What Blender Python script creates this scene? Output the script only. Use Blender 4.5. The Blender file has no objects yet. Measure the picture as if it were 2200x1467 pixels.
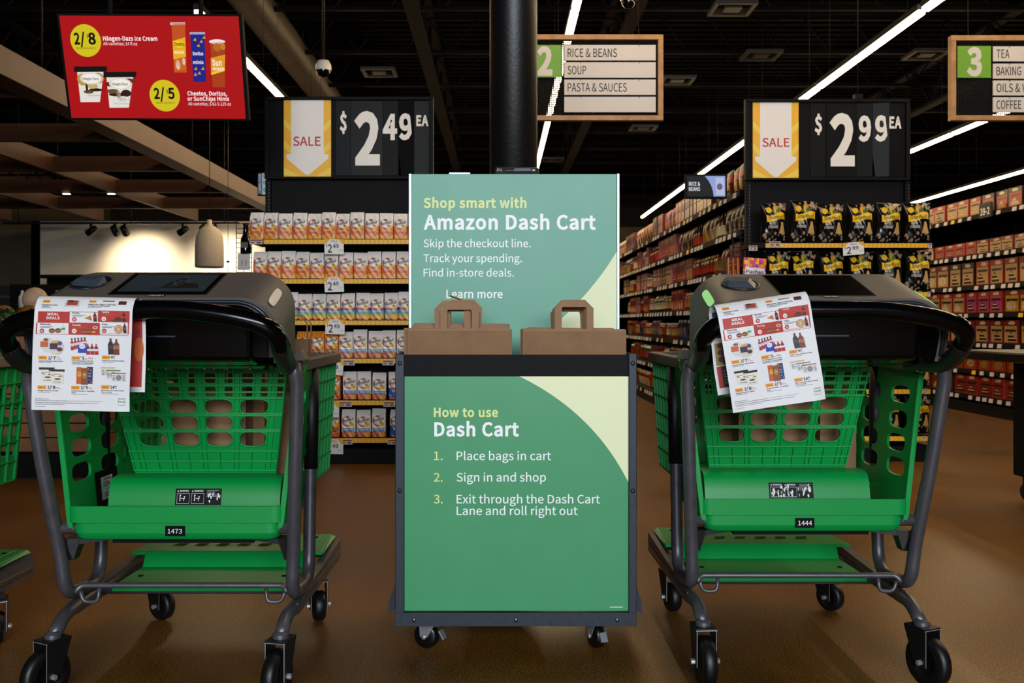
import bpy, math, random
from mathutils import Vector, Matrix, Euler
random.seed(7)
C = bpy.context.scene.collection
PI = math.pi
F = 2139.0
# ---------------------------------------------------------------- camera, world, large lights, exposure
sc = bpy.context.scene
cam_data = bpy.data.cameras.new('camera'); cam = bpy.data.objects.new('camera', cam_data); C.objects.link(cam)
cam.location = (0, 0, 1.0); cam.rotation_euler = (PI/2, 0, 0)
cam_data.sensor_width = 36; cam_data.lens = 35.0; cam_data.shift_x = 0.01273; cam_data.shift_y = -0.01886
cam_data.clip_end = 200
cam_data.dof.use_dof = True; cam_data.dof.focus_distance = 3.2; cam_data.dof.aperture_fstop = 8.0
sc.camera = cam
world = bpy.data.worlds.new('world'); sc.world = world; world.use_nodes = True
world.node_tree.nodes['Background'].inputs[0].default_value = (1, .8, .6, 1)
world.node_tree.nodes['Background'].inputs[1].default_value = 0.0
sc.view_settings.view_transform = 'Standard'; sc.view_settings.look = 'None'
sc.view_settings.exposure = 0.35; sc.view_settings.gamma = 1.0; sc.view_settings.use_curve_mapping = False
sc.cycles.diffuse_bounces = 2; sc.cycles.glossy_bounces = 3; sc.cycles.max_bounces = 6
STRIP = 48.0            # radiance of the ceiling strip lights
def area(name, loc, rot, sx, sy, power, col):
    l = bpy.data.lights.new(name, 'AREA'); l.shape = 'RECTANGLE'; l.size = sx; l.size_y = sy; l.energy = power; l.color = col
    o = bpy.data.objects.new(name, l); C.objects.link(o); o.location = loc; o.rotation_euler = rot
    return o
# daylight through the glazed shop front behind the photographer
area('entrance_daylight', (0.6, -8.0, 3.4), (-PI/2, 0, PI), 6.0, 2.8, 900, (.86, .93, 1.0))
# ---------------------------------------------------------------- helpers
def lin(h):
    h = h.lstrip('#'); o = []
    for i in (0, 2, 4):
        c = int(h[i:i+2], 16)/255
        o.append(c/12.92 if c <= .04045 else ((c+.055)/1.055)**2.4)
    return (*o, 1)
MATS = {}
def mat(name, hexc='808080', rough=.5, metal=0., spec=.5, var=0., scale=20., bump=0., emit=None, coat=0.):
    if name in MATS: return MATS[name]
    m = bpy.data.materials.new(name); m.use_nodes = True; nt = m.node_tree; N = nt.nodes; L = nt.links
    b = N['Principled BSDF']; c = lin(hexc)
    b.inputs['Base Color'].default_value = c; b.inputs['Roughness'].default_value = rough
    b.inputs['Metallic'].default_value = metal; b.inputs['Specular IOR Level'].default_value = spec
    b.inputs['Coat Weight'].default_value = coat
    if emit is not None:
        b.inputs['Emission Color'].default_value = c; b.inputs['Emission Strength'].default_value = emit
    if var or bump:
        t = N.new('ShaderNodeTexCoord'); n = N.new('ShaderNodeTexNoise'); n.inputs['Scale'].default_value = scale; n.inputs['Detail'].default_value = 4
        L.new(t.outputs['Object'], n.inputs['Vector'])
        if var:
            r = N.new('ShaderNodeValToRGB'); r.color_ramp.elements[0].position = .3; r.color_ramp.elements[1].position = .7
            r.color_ramp.elements[0].color = tuple(x*(1-var) for x in c[:3])+(1,)
            r.color_ramp.elements[1].color = tuple(min(1, x*(1+var)) for x in c[:3])+(1,)
            L.new(n.outputs['Fac'], r.inputs['Fac']); L.new(r.outputs['Color'], b.inputs['Base Color'])
        if bump:
            u = N.new('ShaderNodeBump'); u.inputs['Strength'].default_value = bump; u.inputs['Distance'].default_value = .002
            L.new(n.outputs['Fac'], u.inputs['Height']); L.new(u.outputs['Normal'], b.inputs['Normal'])
    MATS[name] = m; return m
def ink(h, rough=.55): return mat('ink_'+h+('' if rough == .55 else '_%d' % int(rough*100)), h, rough)
def glow(h, s=1.0): return mat('screen_'+h+'_%d' % int(s*100), h, .4, emit=s, spec=.2) if True else None
def glowmat(h, s=1.0):
    k = 'glow_'+h+'_%d' % int(s*100)
    if k in MATS: return MATS[k]
    m = bpy.data.materials.new(k); m.use_nodes = True; nt = m.node_tree
    b = nt.nodes['Principled BSDF']; b.inputs['Base Color'].default_value = (.01, .01, .01, 1); b.inputs['Roughness'].default_value = .5
    b.inputs['Specular IOR Level'].default_value = .1
    b.inputs['Emission Color'].default_value = lin(h); b.inputs['Emission Strength'].default_value = s*.78
    MATS[k] = m; return m
def P(px, py, Y): return Vector(((px-1072)/F*Y, Y, 1.0-(py-692)/F*Y))
def X(px, Y): return (px-1072)/F*Y
def Z(py, Y): return 1.0-(py-692)/F*Y
def smooth_path(pts, n=6):
    p = [Vector(q) for q in pts]; out = []
    for i in range(len(p)-1):
        a = p[i-1] if i else p[0]*2-p[1]; b, c = p[i], p[i+1]; d = p[i+2] if i+2 < len(p) else p[-1]*2-p[-2]
        for k in range(n):
            t = k/n
            out.append(.5*((2*b)+(c-a)*t+(2*a-5*b+4*c-d)*t*t+(3*b-a-3*c+d)*t**3))
    out.append(p[-1]); return out
def fillet(pts, r, n=5):
    p = [Vector(q) for q in pts]; out = [p[0]]
    for i in range(1, len(p)-1):
        a, b, c = p[i-1], p[i], p[i+1]
        u = (a-b); v = (c-b); rr = min(r, u.length*.48, v.length*.48)
        s = b+u.normalized()*rr; e = b+v.normalized()*rr
        for k in range(n+1):
            t = k/n; out.append(s*(1-t)**2+b*2*t*(1-t)+e*t*t)
    out.append(p[-1]); return out
class MB:
    def __init__(s): s.v = []; s.f = []; s.m = []; s.sm = []; s.mats = []
    def mi(s, m):
        if m not in s.mats: s.mats.append(m)
        return s.mats.index(m)
    def add(s, vs, fs, m, sm=False):
        o = len(s.v); s.v += [tuple(q) for q in vs]; k = s.mi(m)
        for f in fs: s.f.append(tuple(i+o for i in f)); s.m.append(k); s.sm.append(sm)
    def poly(s, pts, m): s.add(pts, [tuple(range(len(pts)))], m)
    def hexa(s, p, m): s.add(p, [(0, 3, 2, 1), (4, 5, 6, 7), (0, 1, 5, 4), (1, 2, 6, 5), (2, 3, 7, 6), (3, 0, 4, 7)], m)
    def box(s, a, b, m):
        x0, y0, z0 = a; x1, y1, z1 = b
        s.hexa([(x0, y0, z0), (x1, y0, z0), (x1, y1, z0), (x0, y1, z0), (x0, y0, z1), (x1, y0, z1), (x1, y1, z1), (x0, y1, z1)], m)
    def bar(s, a, b, w, h, m, up=(0, 0, 1)):
        a = Vector(a); b = Vector(b); d = (b-a).normalized(); u = Vector(up); x = d.cross(u)
        if x.length < 1e-5: x = d.cross(Vector((1, 0, 0)))
        x.normalize(); z = x.cross(d)
        q = []
        for e in (a, b):
            for sx, sz in ((-1, -1), (1, -1), (1, 1), (-1, 1)): q.append(e+x*sx*w/2+z*sz*h/2)
        s.add(q, [(0, 1, 2, 3), (7, 6, 5, 4), (0, 4, 5, 1), (1, 5, 6, 2), (2, 6, 7, 3), (3, 7, 4, 0)], m)
    def tube(s, pts, r, m, seg=12, cap=True, rx=None):
        p = [Vector(q) for q in pts]; n = len(p); vs = []; nrm = None
        for i in range(n):
            t = (p[min(i+1, n-1)]-p[max(i-1, 0)]).normalized()
            if nrm is None:
                nrm = t.cross(Vector((0, 0, 1)))
                if nrm.length < .1: nrm = t.cross(Vector((1, 0, 0)))
                nrm.normalize()
            else:
                nrm = (nrm-t*nrm.dot(t)).normalized()
            bn = t.cross(nrm); rr = r[i] if isinstance(r, (list, tuple)) else r
            for k in range(seg):
                a = 2*PI*k/seg; vs.append(p[i]+nrm*math.cos(a)*(rx or rr)+bn*math.sin(a)*rr)
        fs = [(i*seg+k, i*seg+(k+1) % seg, (i+1)*seg+(k+1) % seg, (i+1)*seg+k) for i in range(n-1) for k in range(seg)]
        s.add(vs, fs, m, True)
        if cap:
            o = len(s.v)-len(vs)
            for f in (tuple(range(seg))[::-1], tuple((n-1)*seg+k for k in range(seg))):
                s.f.append(tuple(i+o for i in f)); s.m.append(s.mi(m)); s.sm.append(False)
    def lathe(s, prof, m, o=(0, 0, 0), ax=(0, 0, 1), seg=20, sx=1, sy=1, sm=True):
        a = Vector(ax).normalized(); u = a.cross(Vector((0, 1, 0)));
        if u.length < .1: u = a.cross(Vector((1, 0, 0)))
        u.normalize(); w = a.cross(u); o = Vector(o); vs = []
        for r, h in prof:
            for k in range(seg):
                t = 2*PI*k/seg; vs.append(o+a*h+u*math.cos(t)*r*sx+w*math.sin(t)*r*sy)
        fs = [(i*seg+k, i*seg+(k+1) % seg, (i+1)*seg+(k+1) % seg, (i+1)*seg+k) for i in range(len(prof)-1) for k in range(seg)]
        s.add(vs, fs, m, sm)
    def sphere(s, c, r, m, seg=14, ring=9, sc=(1, 1, 1), jit=0, rnd=None):
        vs = []; c = Vector(c)
        for i in range(ring+1):
            th = PI*i/ring
            for k in range(seg):
                a = 2*PI*k/seg; j = 1+(rnd.uniform(-jit, jit) if jit and 0 < i < ring else 0)
                vs.append(c+Vector((math.sin(th)*math.cos(a)*sc[0], math.sin(th)*math.sin(a)*sc[1], math.cos(th)*sc[2]))*r*j)
        fs = [(i*seg+k, (i+1)*seg+k, (i+1)*seg+(k+1) % seg, i*seg+(k+1) % seg) for i in range(ring) for k in range(seg)]
        s.add(vs, fs, m, True)
    # ---- flat print mapped by a function fn(u, v) -> 3D
    def prect(s, fn, u0, v0, u1, v1, m, nu=1, nv=1):
        vs = [fn(u0+(u1-u0)*i/nu, v0+(v1-v0)*j/nv) for j in range(nv+1) for i in range(nu+1)]
        fs = [(j*(nu+1)+i, j*(nu+1)+i+1, (j+1)*(nu+1)+i+1, (j+1)*(nu+1)+i) for j in range(nv) for i in range(nu)]
        s.add(vs, fs, m)
    def ppoly(s, fn, pts, m): s.add([fn(*q) for q in pts], [tuple(range(len(pts)))], m)
    def pell(s, fn, cu, cv, ru, rv, m, n=28, a0=0, a1=2*PI):
        s.ppoly(fn, [(cu+ru*math.cos(a0+(a1-a0)*k/n), cv+rv*math.sin(a0+(a1-a0)*k/n)) for k in range(n)], m)
    def pring(s, fn, cu, cv, ru, rv, k, m, n=28):
        vs = []
        for i in range(n):
            a = 2*PI*i/n; vs += [fn(cu+ru*math.cos(a), cv+rv*math.sin(a)), fn(cu+ru*k*math.cos(a), cv+rv*k*math.sin(a))]
        s.add(vs, [(2*i, (2*i+2) % (2*n), (2*i+3) % (2*n), 2*i+1) for i in range(n)], m)
    def text(s, fn, body, u, v, h, m, width=None, align='L', bold=0., xs=1., rot=0., shear=0., vs=1):
        """cap height h in v units; width fits the string to that many u units; vs -1 when v runs downward"""
        vv, ff, x0, x1 = glyphs(body, bold, shear)
        k = h/.70; kx = width/max(x1-x0, 1e-6) if width else k*xs
        off = -x0*kx - {'L': 0, 'C': (x1-x0)*kx/2, 'R': (x1-x0)*kx}[align]
        ca, sa = math.cos(rot), math.sin(rot); q = []
        for x, y in vv:
            a, b = x*kx+off, y*k
            q.append(fn(u+a*ca-b*sa*1, v+vs*(a*sa+b*ca)))
        s.add(q, ff, m)
    def perf(s, S, nrm, th, cells, m, K=6):
        """panel of cells (a0,a1,b0,b1,hole) on the surface S(a,b); hole=(ca,cb,ra,rb,power) or None"""
        nrm = Vector(nrm); per = []
        for side in range(4):
            for k in range(K):
                t = -1+2*k/K; per.append(((t, -1), (1, t), (-t, 1), (-1, -t))[side])
        n = len(per)
        for a0, a1, b0, b1, h in cells:
            def at(a, b, d): return Vector(S(a, b))+nrm*d
            if h is None:
                for d, fl in ((th/2, 0), (-th/2, 1)):
                    q = [at(a0, b0, d), at(a1, b0, d), at(a1, b1, d), at(a0, b1, d)]
                    s.poly(q if not fl else q[::-1], m)
                continue
            ca, cb, ra, rb, pw = h; out = []; inn = []
            for x, y in per:
                out.append(((a0+a1)/2+x*(a1-a0)/2, (b0+b1)/2+y*(b1-b0)/2))
                l = (abs(x)**pw+abs(y)**pw)**(1/pw); inn.append((ca+x/l*ra, cb+y/l*rb))
            vs = [at(*q, d) for d in (th/2, -th/2) for lst in (out, inn) for q in lst]; fs = []
            for i in range(n):
                j = (i+1) % n
                fs += [(i, j, n+j, n+i), (2*n+j, 2*n+i, 3*n+i, 3*n+j), (n+i, n+j, 3*n+j, 3*n+i)]
            s.add(vs, fs, m)
    def sheet(s, rows, m, sm=True, closed=False):
        n = len(rows[0]); vs = [q for r in rows for q in r]; w = n if closed else n-1
        s.add(vs, [(i*n+k, i*n+(k+1) % n, (i+1)*n+(k+1) % n, (i+1)*n+k) for i in range(len(rows)-1) for k in range(w)], m, sm)
    def wall(s, path, z0, z1, th, m, y=None):
        """upright strip along an xy path with thickness th to its left"""
        p = [Vector((q[0], q[1])) for q in path]; n = len(p); rows = []
        for i in range(n):
            t = (p[min(i+1, n-1)]-p[max(i-1, 0)]).normalized(); w = Vector((-t.y, t.x))*th
            a, b = p[i], p[i]+w
            rows.append([(a.x, a.y, z0), (a.x, a.y, z1), (b.x, b.y, z1), (b.x, b.y, z0)])
        s.sheet(rows, m, False, True); s.poly(rows[0], m); s.poly(rows[-1][::-1], m)
    def shift(s, d): s.v = [(a+d[0], b+d[1], c+d[2]) for a, b, c in s.v]; return s
    def mesh(s, name):
        me = bpy.data.meshes.new(name); me.from_pydata(s.v, [], s.f)
        for x in s.mats: me.materials.append(x)
        me.polygons.foreach_set('material_index', s.m); me.polygons.foreach_set('use_smooth', s.sm); me.update()
        return me
GL = {}
import os
try:                                    # a humanist sans that ships with Blender; the built-in face if it is absent
    FONT = bpy.data.fonts.load(os.path.join(bpy.utils.system_resource('DATAFILES'), 'fonts', 'Noto Sans CJK Regular.woff2')); FCAP = .257
except Exception:
    FONT = None; FCAP = .69
def glyphs(body, bold, shear):
    if '4' in body: bold = {.02: .022, .03: .035}.get(bold, bold)     # offsets at which this face's 4 tears
    k = (body, bold, shear)
    if k not in GL:
        cu = bpy.data.curves.new('lettering', 'FONT'); cu.body = body; cu.offset = bold*FCAP/.7; cu.shear = shear; cu.space_character = 1+max(0, bold-.01)*1.5; cu.resolution_u = 3
        if FONT: cu.font = FONT
        o = bpy.data.objects.new('lettering', cu); me = bpy.data.meshes.new_from_object(o)
        vv = [(v.co.x*.7/FCAP, v.co.y*.7/FCAP) for v in me.vertices]; ff = [tuple(p.vertices) for p in me.polygons]
        bpy.data.objects.remove(o); bpy.data.curves.remove(cu); bpy.data.meshes.remove(me)
        GL[k] = (vv, ff, min(x for x, y in vv), max(x for x, y in vv))
    return GL[k]
def tag(o, label=None, cat=None, group=None, kind=None):
    if label: o['label'] = label
    if cat: o['category'] = cat
    if group: o['group'] = group
    if kind: o['kind'] = kind
    return o
def thing(name, label, cat, loc=(0, 0, 0), rot=(0, 0, 0), group=None):
    o = bpy.data.objects.new(name, None); C.objects.link(o); o.location = loc; o.rotation_euler = rot; o.empty_display_size = .1
    return tag(o, label, cat, group)
def obj(name, mb, parent=None, loc=None, label=None, cat=None, group=None, kind=None, bev=0, local=False):
    """link mb as one object; mb is in the parent's frame shifted by the parent's location unless local"""
    if parent is not None and not local:
        d = Vector((0, 0, 0)); q = parent
        while q is not None: d += q.location; q = q.parent
        mb.shift(-d)
    elif parent is None and loc is not None and not local: mb.shift(-Vector(loc))
    o = bpy.data.objects.new(name, mb.mesh(name) if isinstance(mb, MB) else mb); C.objects.link(o)
    if parent is not None: o.parent = parent
    if loc is not None: o.location = loc
    if bev:
        b = o.modifiers.new('bevel', 'BEVEL'); b.width = bev; b.segments = 2; b.limit_method = 'ANGLE'; b.angle_limit = .7
    return tag(o, label, cat, group, kind)
def inst(src, loc, rot, label, group=None):
    o = src.copy(); C.objects.link(o); o.location = loc; o.rotation_euler = rot; o['label'] = label
    if group: o['group'] = group
    for ch in src.children:
        c = ch.copy(); C.objects.link(c); c.parent = o
        for g in ch.children:
            d = g.copy(); C.objects.link(d); d.parent = c
    return o
ORD = 'zeroth first second third fourth fifth sixth seventh eighth ninth tenth eleventh twelfth thirteenth fourteenth fifteenth sixteenth'.split()
def nth(i): return ORD[i] if i < len(ORD) else '%d%s' % (i, 'th' if 10 <= i % 100 <= 20 else {1: 'st', 2: 'nd', 3: 'rd'}.get(i % 10, 'th'))
# ---------------------------------------------------------------- shared materials
BLK = mat('black_powder_coat', '0a0a0b', .5, var=.2, scale=40)
BLKG = mat('black_gloss_plastic', '040405', .16, spec=.3, var=.1, scale=5)
BLKM = mat('black_matte', '060606', .75, spec=.2, var=.2)
SHELFB = mat('shelf_black_metal', '0a0909', .6, spec=.15, var=.2, scale=10)
GREEN = mat('cart_green_plastic', '00913f', .4, spec=.35, var=.06, scale=300, bump=.08)
TUBE = mat('cart_gunmetal_tube', '5d5b61', .38, metal=.5, var=.15, scale=30)
GREY = mat('cart_console_grey', '5a524c', .55, var=.08, scale=200, bump=.1)
RIMG = mat('cart_rim_grey', '675a50', .55, var=.08, scale=200)
RUB = mat('tyre_rubber', '08080a', .45, var=.3, scale=60)
STEEL = mat('zinc_steel', 'c6cad0', .3, metal=.7, var=.1)
WHITE = mat('white_print', 'f1efec', .5)
YEL = mat('sale_yellow', 'f7b500', .45)
# ---------------------------------------------------------------- floor, ceiling, walls
def floor_mat():
    m = bpy.data.materials.new('polished_concrete'); m.use_nodes = True; nt = m.node_tree; N = nt.nodes; L = nt.links; b = N['Principled BSDF']
    t = N.new('ShaderNodeTexCoord')
    big = N.new('ShaderNodeTexNoise'); big.inputs['Scale'].default_value = 1.1; big.inputs['Detail'].default_value = 6; big.inputs['Roughness'].default_value = .65
    fin = N.new('ShaderNodeTexNoise'); fin.inputs['Scale'].default_value = 150; fin.inputs['Detail'].default_value = 3
    for n in (big, fin): L.new(t.outputs['Object'], n.inputs['Vector'])
    r1 = N.new('ShaderNodeValToRGB'); e = r1.color_ramp.elements; e[0].position = .3; e[1].position = .72
    e[0].color = lin('604017'); e[1].color = lin('8e6024')
    r2 = N.new('ShaderNodeValToRGB'); e = r2.color_ramp.elements; e[0].position = .36; e[1].position = .62
    e[0].color = (.22, .2, .17, 1); e[1].color = (1.15, 1.12, 1.08, 1)
    e2 = r2.color_ramp.elements.new(.7); e2.color = (2.2, 2.2, 2.2, 1)
    mx = N.new('ShaderNodeMix'); mx.data_type = 'RGBA'; mx.blend_type = 'MULTIPLY'; mx.inputs[0].default_value = .8
    L.new(big.outputs['Fac'], r1.inputs['Fac']); L.new(fin.outputs['Fac'], r2.inputs['Fac'])
    L.new(r1.outputs['Color'], mx.inputs[6]); L.new(r2.outputs['Color'], mx.inputs[7]); L.new(mx.outputs[2], b.inputs['Base Color'])
    rr = N.new('ShaderNodeMapRange'); rr.inputs['To Min'].default_value = .3; rr.inputs['To Max'].default_value = .5
    L.new(big.outputs['Fac'], rr.inputs['Value']); L.new(rr.outputs['Result'], b.inputs['Roughness'])
    b.inputs['Specular IOR Level'].default_value = .35
    return m
mb = MB(); mb.box((-16, -9, -.1), (18, 42, 0), floor_mat()); obj('floor', mb, kind='structure')
DECK = mat('ceiling_deck_black', '060504', .8, spec=.05, var=.3, scale=3)
JOI = mat('joist_black', '0a0603', .7, spec=.1, var=.3, scale=8)
mb = MB()
mb.box((-16, -9, 6.3), (18, 42, 6.4), DECK)
for i in range(140): mb.box((-16, -2+i*.3, 6.24), (18, -2+i*.3+.14, 6.3), DECK)   # ribs of the roof deck
ceil = obj('ceiling', mb, kind='structure')
for i in range(14):                                                                # bar joists across
    y = 7.5+i*2.35; mb = MB()
    mb.box((-16, y-.04, 6.12), (18, y+.04, 6.2), JOI); mb.box((-16, y-.05, 5.55), (18, y+.05, 5.61), JOI)
    for k in range(42):
        x = -16+k*.8; mb.bar((x, y, 5.6), (x+.4, y, 6.14), .025, .025, JOI); mb.bar((x+.4, y, 6.14), (x+.8, y, 5.6), .025, .025, JOI)
    obj('joist', mb, ceil, kind='structure')
for x in (-8.5, -1.2, 1.9, 8.6):                                                   # girders along the shop
    mb = MB(); mb.box((x-.1, 7, 5.3), (x+.1, 42, 5.36), JOI); mb.box((x-.1, 7, 6.14), (x+.1, 42, 6.2), JOI)
    for k in range(21):
        y = 7+k*1.6; mb.bar((x, y, 5.33), (x, y+.8, 6.17), .05, .05, JOI); mb.bar((x, y+.8, 6.17), (x, y+1.6, 5.33), .05, .05, JOI)
    obj('girder', mb, ceil, kind='structure')
WARM = mat('far_wall_olive', '6a604c', .8, var=.1, scale=2)
WHW = mat('white_painted_wall', 'e6dccb', .8, var=.03, scale=2)
mb = MB(); mb.box((-16, 41, 0), (18, 41.2, 6.3), mat('back_wall_brown', '2c241a', .8, var=.2, scale=3)); mb.box((1.5, 40.9, 4.0), (14, 41, 4.9), mat('back_wall_band', '8a7a5a', .8, var=.2, scale=2))
obj('wall_back', mb, kind='structure')
mb = MB(); mb.box((-16.2, -9, 0), (-16, 42, 6.3), WARM); obj('wall_left', mb, kind='structure')
mb = MB(); mb.box((18, -9, 0), (18.2, 42, 6.3), mat('dark_wall', '1a1612', .8, var=.2)); obj('wall_right', mb, kind='structure')
mb = MB(); mb.box((-16, 23.5, 0), (-10.2, 23.7, 3.3), WARM); mb.box((-10.2, 21.7, 0), (-4.2, 21.9, 3.2), WHW); mb.box((-10.2, 21.7, 0), (-10.0, 23.6, 3.2), WHW)
obj('wall_produce', mb, kind='structure')
# round steel column
mb = MB(); mb.tube([(.067, 4.6, 0), (.067, 4.6, 3), (.067, 4.6, 6.3)], .11, mat('column_black_paint', '0b0b0d', .42, spec=.5, var=.1, scale=60, bump=.5), seg=40)
obj('column', mb, kind='structure')
# ---------------------------------------------------------------- strip lights
LED = glowmat('ffdfae', STRIP)
HOUS = mat('luminaire_black', '0a0908', .6)
rows = [(-3.1, 'left of the cracker header'), (.78, 'above aisle two'), (4.35, 'above aisle three'), (7.7, 'just right of aisle three'), (11.1, 'farthest right')]
proto = None
for x, where in rows:
    for k in range(9):
        y = .15+k*3.35
        if k < {-3.1: 3, .78: 1, 4.35: 1}.get(x, 2): continue
        if proto is None:
            proto = thing('strip_light', '', 'ceiling light', (0, 0, 4.2))
            mb = MB(); mb.box((-.045, .04, .012), (.045, 3.31, .075), HOUS)
            for yy in (.4, 2.9): mb.tube([(0, yy, .07), (0, yy, 2.1)], .003, HOUS, 6)
            obj('housing', mb, proto, local=True)
            mb = MB(); mb.box((-.035, .045, -.03), (.035, 3.305, .012), LED); obj('diffuser', mb, proto, local=True)
            o = proto
        else: o = inst(proto, (x, y, 4.2), (0, 0, 0), '')
        o.location = (x, y, 4.2)
        o['label'] = 'glowing strip light, %s from the front in the row %s' % (nth(k+1-{-3.1: 3, .78: 1, 4.35: 1}.get(x, 2)), where); o['group'] = 'strip lights in rows under the roof'
# ---------------------------------------------------------------- ducts, domes, diffusers under the roof
DUC = mat('galvanised_duct', '6a6054', .5, metal=.6, var=.15, scale=12)
mb = MB(); pts = [(-3.55, 12.6+i*.06, 5.62) for i in range(170)]; mb.tube(pts, [.27+(.008 if i % 4 == 0 else 0) for i in range(170)], DUC, 20)
for y in (14, 18, 22): mb.tube([(-3.55, y, 5.85), (-3.55, y, 6.3)], .008, DUC, 6)
obj('spiral_duct', mb, loc=(-3.55, 13, 5.6), label='ribbed round metal air duct running back beneath the roof', cat='air duct')
mb = MB(); mb.box((-4.9, 11.0, 5.2), (-3.3, 12.58, 5.95), DUC)
for x in (-4.6, -3.6): mb.tube([(x, 11.6, 5.95), (x, 11.6, 6.3)], .01, DUC, 6)
obj('duct_plenum', mb, loc=(-4.1, 11.8, 5.2), label='square sheet metal duct box above the red promotion screen', cat='air duct')
dm = mat('dome_smoke', '050505', .08, spec=.6); dw = mat('dome_white', 'cfc9c0', .5)
for (px, py, Y, lab) in ((1350, 4, 9, 'dark dome camera hanging right of the black column at the top'), (695, 152, 9, 'small dome camera with white collar hanging above the cracker display sign')):
    p = P(px, py, Y); t = thing('dome_camera', lab, 'security camera', p)
    mb = MB(); mb.lathe([(.0, .09), (.05, .09), (.07, .05), (.072, .0)], dw if px < 1000 else BLK, p); obj('collar', mb, t)
    mb = MB(); mb.lathe([(.062, .0)]+[(.062*math.cos(a*PI/16), -.062*math.sin(a*PI/16)) for a in range(1, 9)], dm, p); obj('dome', mb, t)
    mb = MB(); mb.tube([p+Vector((0, 0, .09)), (p.x, p.y, 6.3)], .012, BLK, 8); obj('drop_pole', mb, t)
VF = mat('vent_frame', '2a241e', .5)
vents = [(1573, 22, 'at the top, right of the aisle two sign'), (1635, 122, 'midway between the two hanging aisle signs'), (1455, 175, 'just right of the aisle two sign frame'), (815, 158, 'above the cracker price sign'), (1990, 120, 'left of the aisle three sign'), (1382, 277, 'just below the aisle two sign'), (1187, 345, 'low beside the column, right of it')]
for px, py, wh in vents:
    Y = 2139*4.45/(692-py); p = P(px, py, Y); mb = MB()
    for a, b in (((-.3, -.3), (.3, -.24)), ((-.3, .24), (.3, .3)), ((-.3, -.24), (-.24, .24)), ((.24, -.24), (.3, .24))): mb.box((p.x+a[0], p.y+a[1], p.z), (p.x+b[0], p.y+b[1], p.z+.05), VF)
    mb.box((p.x-.12, p.y-.12, p.z), (p.x+.12, p.y+.12, p.z+.03), VF)
    for sx in (-.28, .28): mb.tube([(p.x+sx, p.y, p.z+.05), (p.x+sx, p.y, 6.3)], .008, JOI, 6)
    mb.box((p.x-.28, p.y-.02, p.z+.02), (p.x+.28, p.y+.02, p.z+.03), JOI)
    obj('ceiling_vent', mb, loc=p, label='square ceiling air vent '+wh, cat='vent', group='ceiling vents')
# ---------------------------------------------------------------- timber canopy over the produce area
WOOD = mat('canopy_brown_timber', '472911', .6, var=.15, scale=4)
can = thing('timber_canopy', 'brown timber slat canopy hung over the produce area at far left', 'canopy', (-8, 15, 3.2))
for x in (-4.5, -6.55, -8.6, -10.6):
    mb = MB(); w = .17 if x == -4.5 else .05
    mb.box((x-w, 7.5, 3.2), (x+w*.5, 21.6, 3.46), WOOD); obj('beam', mb, can, bev=.004)
for y in (9.8, 12.2, 14.6, 17.0, 19.4):
    mb = MB(); mb.box((-12.5, y-.04, 3.21), (-4.55, y+.04, 3.43), WOOD); obj('cross_beam', mb, can, bev=.004)
mb = MB()
for x in (-4.5, -8.6):
    for y in (9.8, 14.6, 19.4): mb.tube([(x, y, 3.4), (x, y, 6.3)], .008, BLK, 6)
obj('hanger_rod', mb, can)
SPT = glowmat('fff0d0', 40)
for px, lab in ((143, 'left'), (239, 'right')):
    p = P(px, 417, 17.0); t = thing('downlight', 'round lit downlight under a canopy beam, the %s one of two' % lab, 'ceiling light', (p.x, 17.0, 3.2))
    mb = MB(); mb.lathe([(.075, .0), (.075, -.02), (.06, -.02)], HOUS, (p.x, 17.0, 3.21)); obj('trim_ring', mb, t)
    mb = MB(); mb.lathe([(.0, -.012), (.062, -.012)], SPT, (p.x, 17.0, 3.2)); obj('lamp', mb, t)
# track spotlights washing the white wall
mb = MB(); mb.box((-10.1, 20.28, 3.0), (-5.3, 20.33, 3.04), BLK)
for x in (-9.8, -7.5, -5.6): mb.tube([(x, 20.3, 3.04), (x, 20.3, 6.3)], .01, BLK, 6)
obj('light_track', mb, loc=(-7.7, 20.3, 3.0), label='black lighting track in front of the white wall at left', cat='lighting track')
heads = [(196, 0, 'unlit left end'), (247, 1, 'lit second from left'), (268, 1, 'lit third from left'), (393, 0, 'unlit fourth from left'), (437, 1, 'lit above the bell lamp, left one'), (463, 1, 'lit above the bell lamp, right one')]
for px, lit, lab in heads:
    x = X(px, 20.3); t = thing('track_spotlight', 'black track spotlight in front of the white wall, %s' % lab, 'spotlight', (x, 20.3, 3.0), group='track spotlights')
    d = Vector((0, .85, -.5)).normalized() if lit else Vector((-.9, .3, -.5)).normalized(); o = Vector((x, 20.3, 2.86))
    mb = MB(); mb.bar((x, 20.3, 3.002), (x, 20.3, 2.84), .05, .05, BLK); obj('stem', mb, t)
    mb = MB(); mb.lathe([(0, -.12), (.06, -.12), (.075, 0.1), (.068, .1)], BLK, o, d); obj('head', mb, t)
    mb = MB(); mb.lathe([(0, .085), (.068, .085)], glowmat('fff3da', 14) if lit else BLKM, o, d); obj('lens', mb, t)
    if lit:
        l = bpy.data.lights.new('spot_beam', 'SPOT'); l.energy = 110; l.color = (1, .82, .58); l.spot_size = 1.5; l.spot_blend = .9; l.shadow_soft_size = .06
        s = bpy.data.objects.new('spot_beam', l); C.objects.link(s); s.parent = t; s.location = o+d*.13-Vector(t.location); s.rotation_euler = d.to_track_quat('-Z', 'Y').to_euler()
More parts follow.
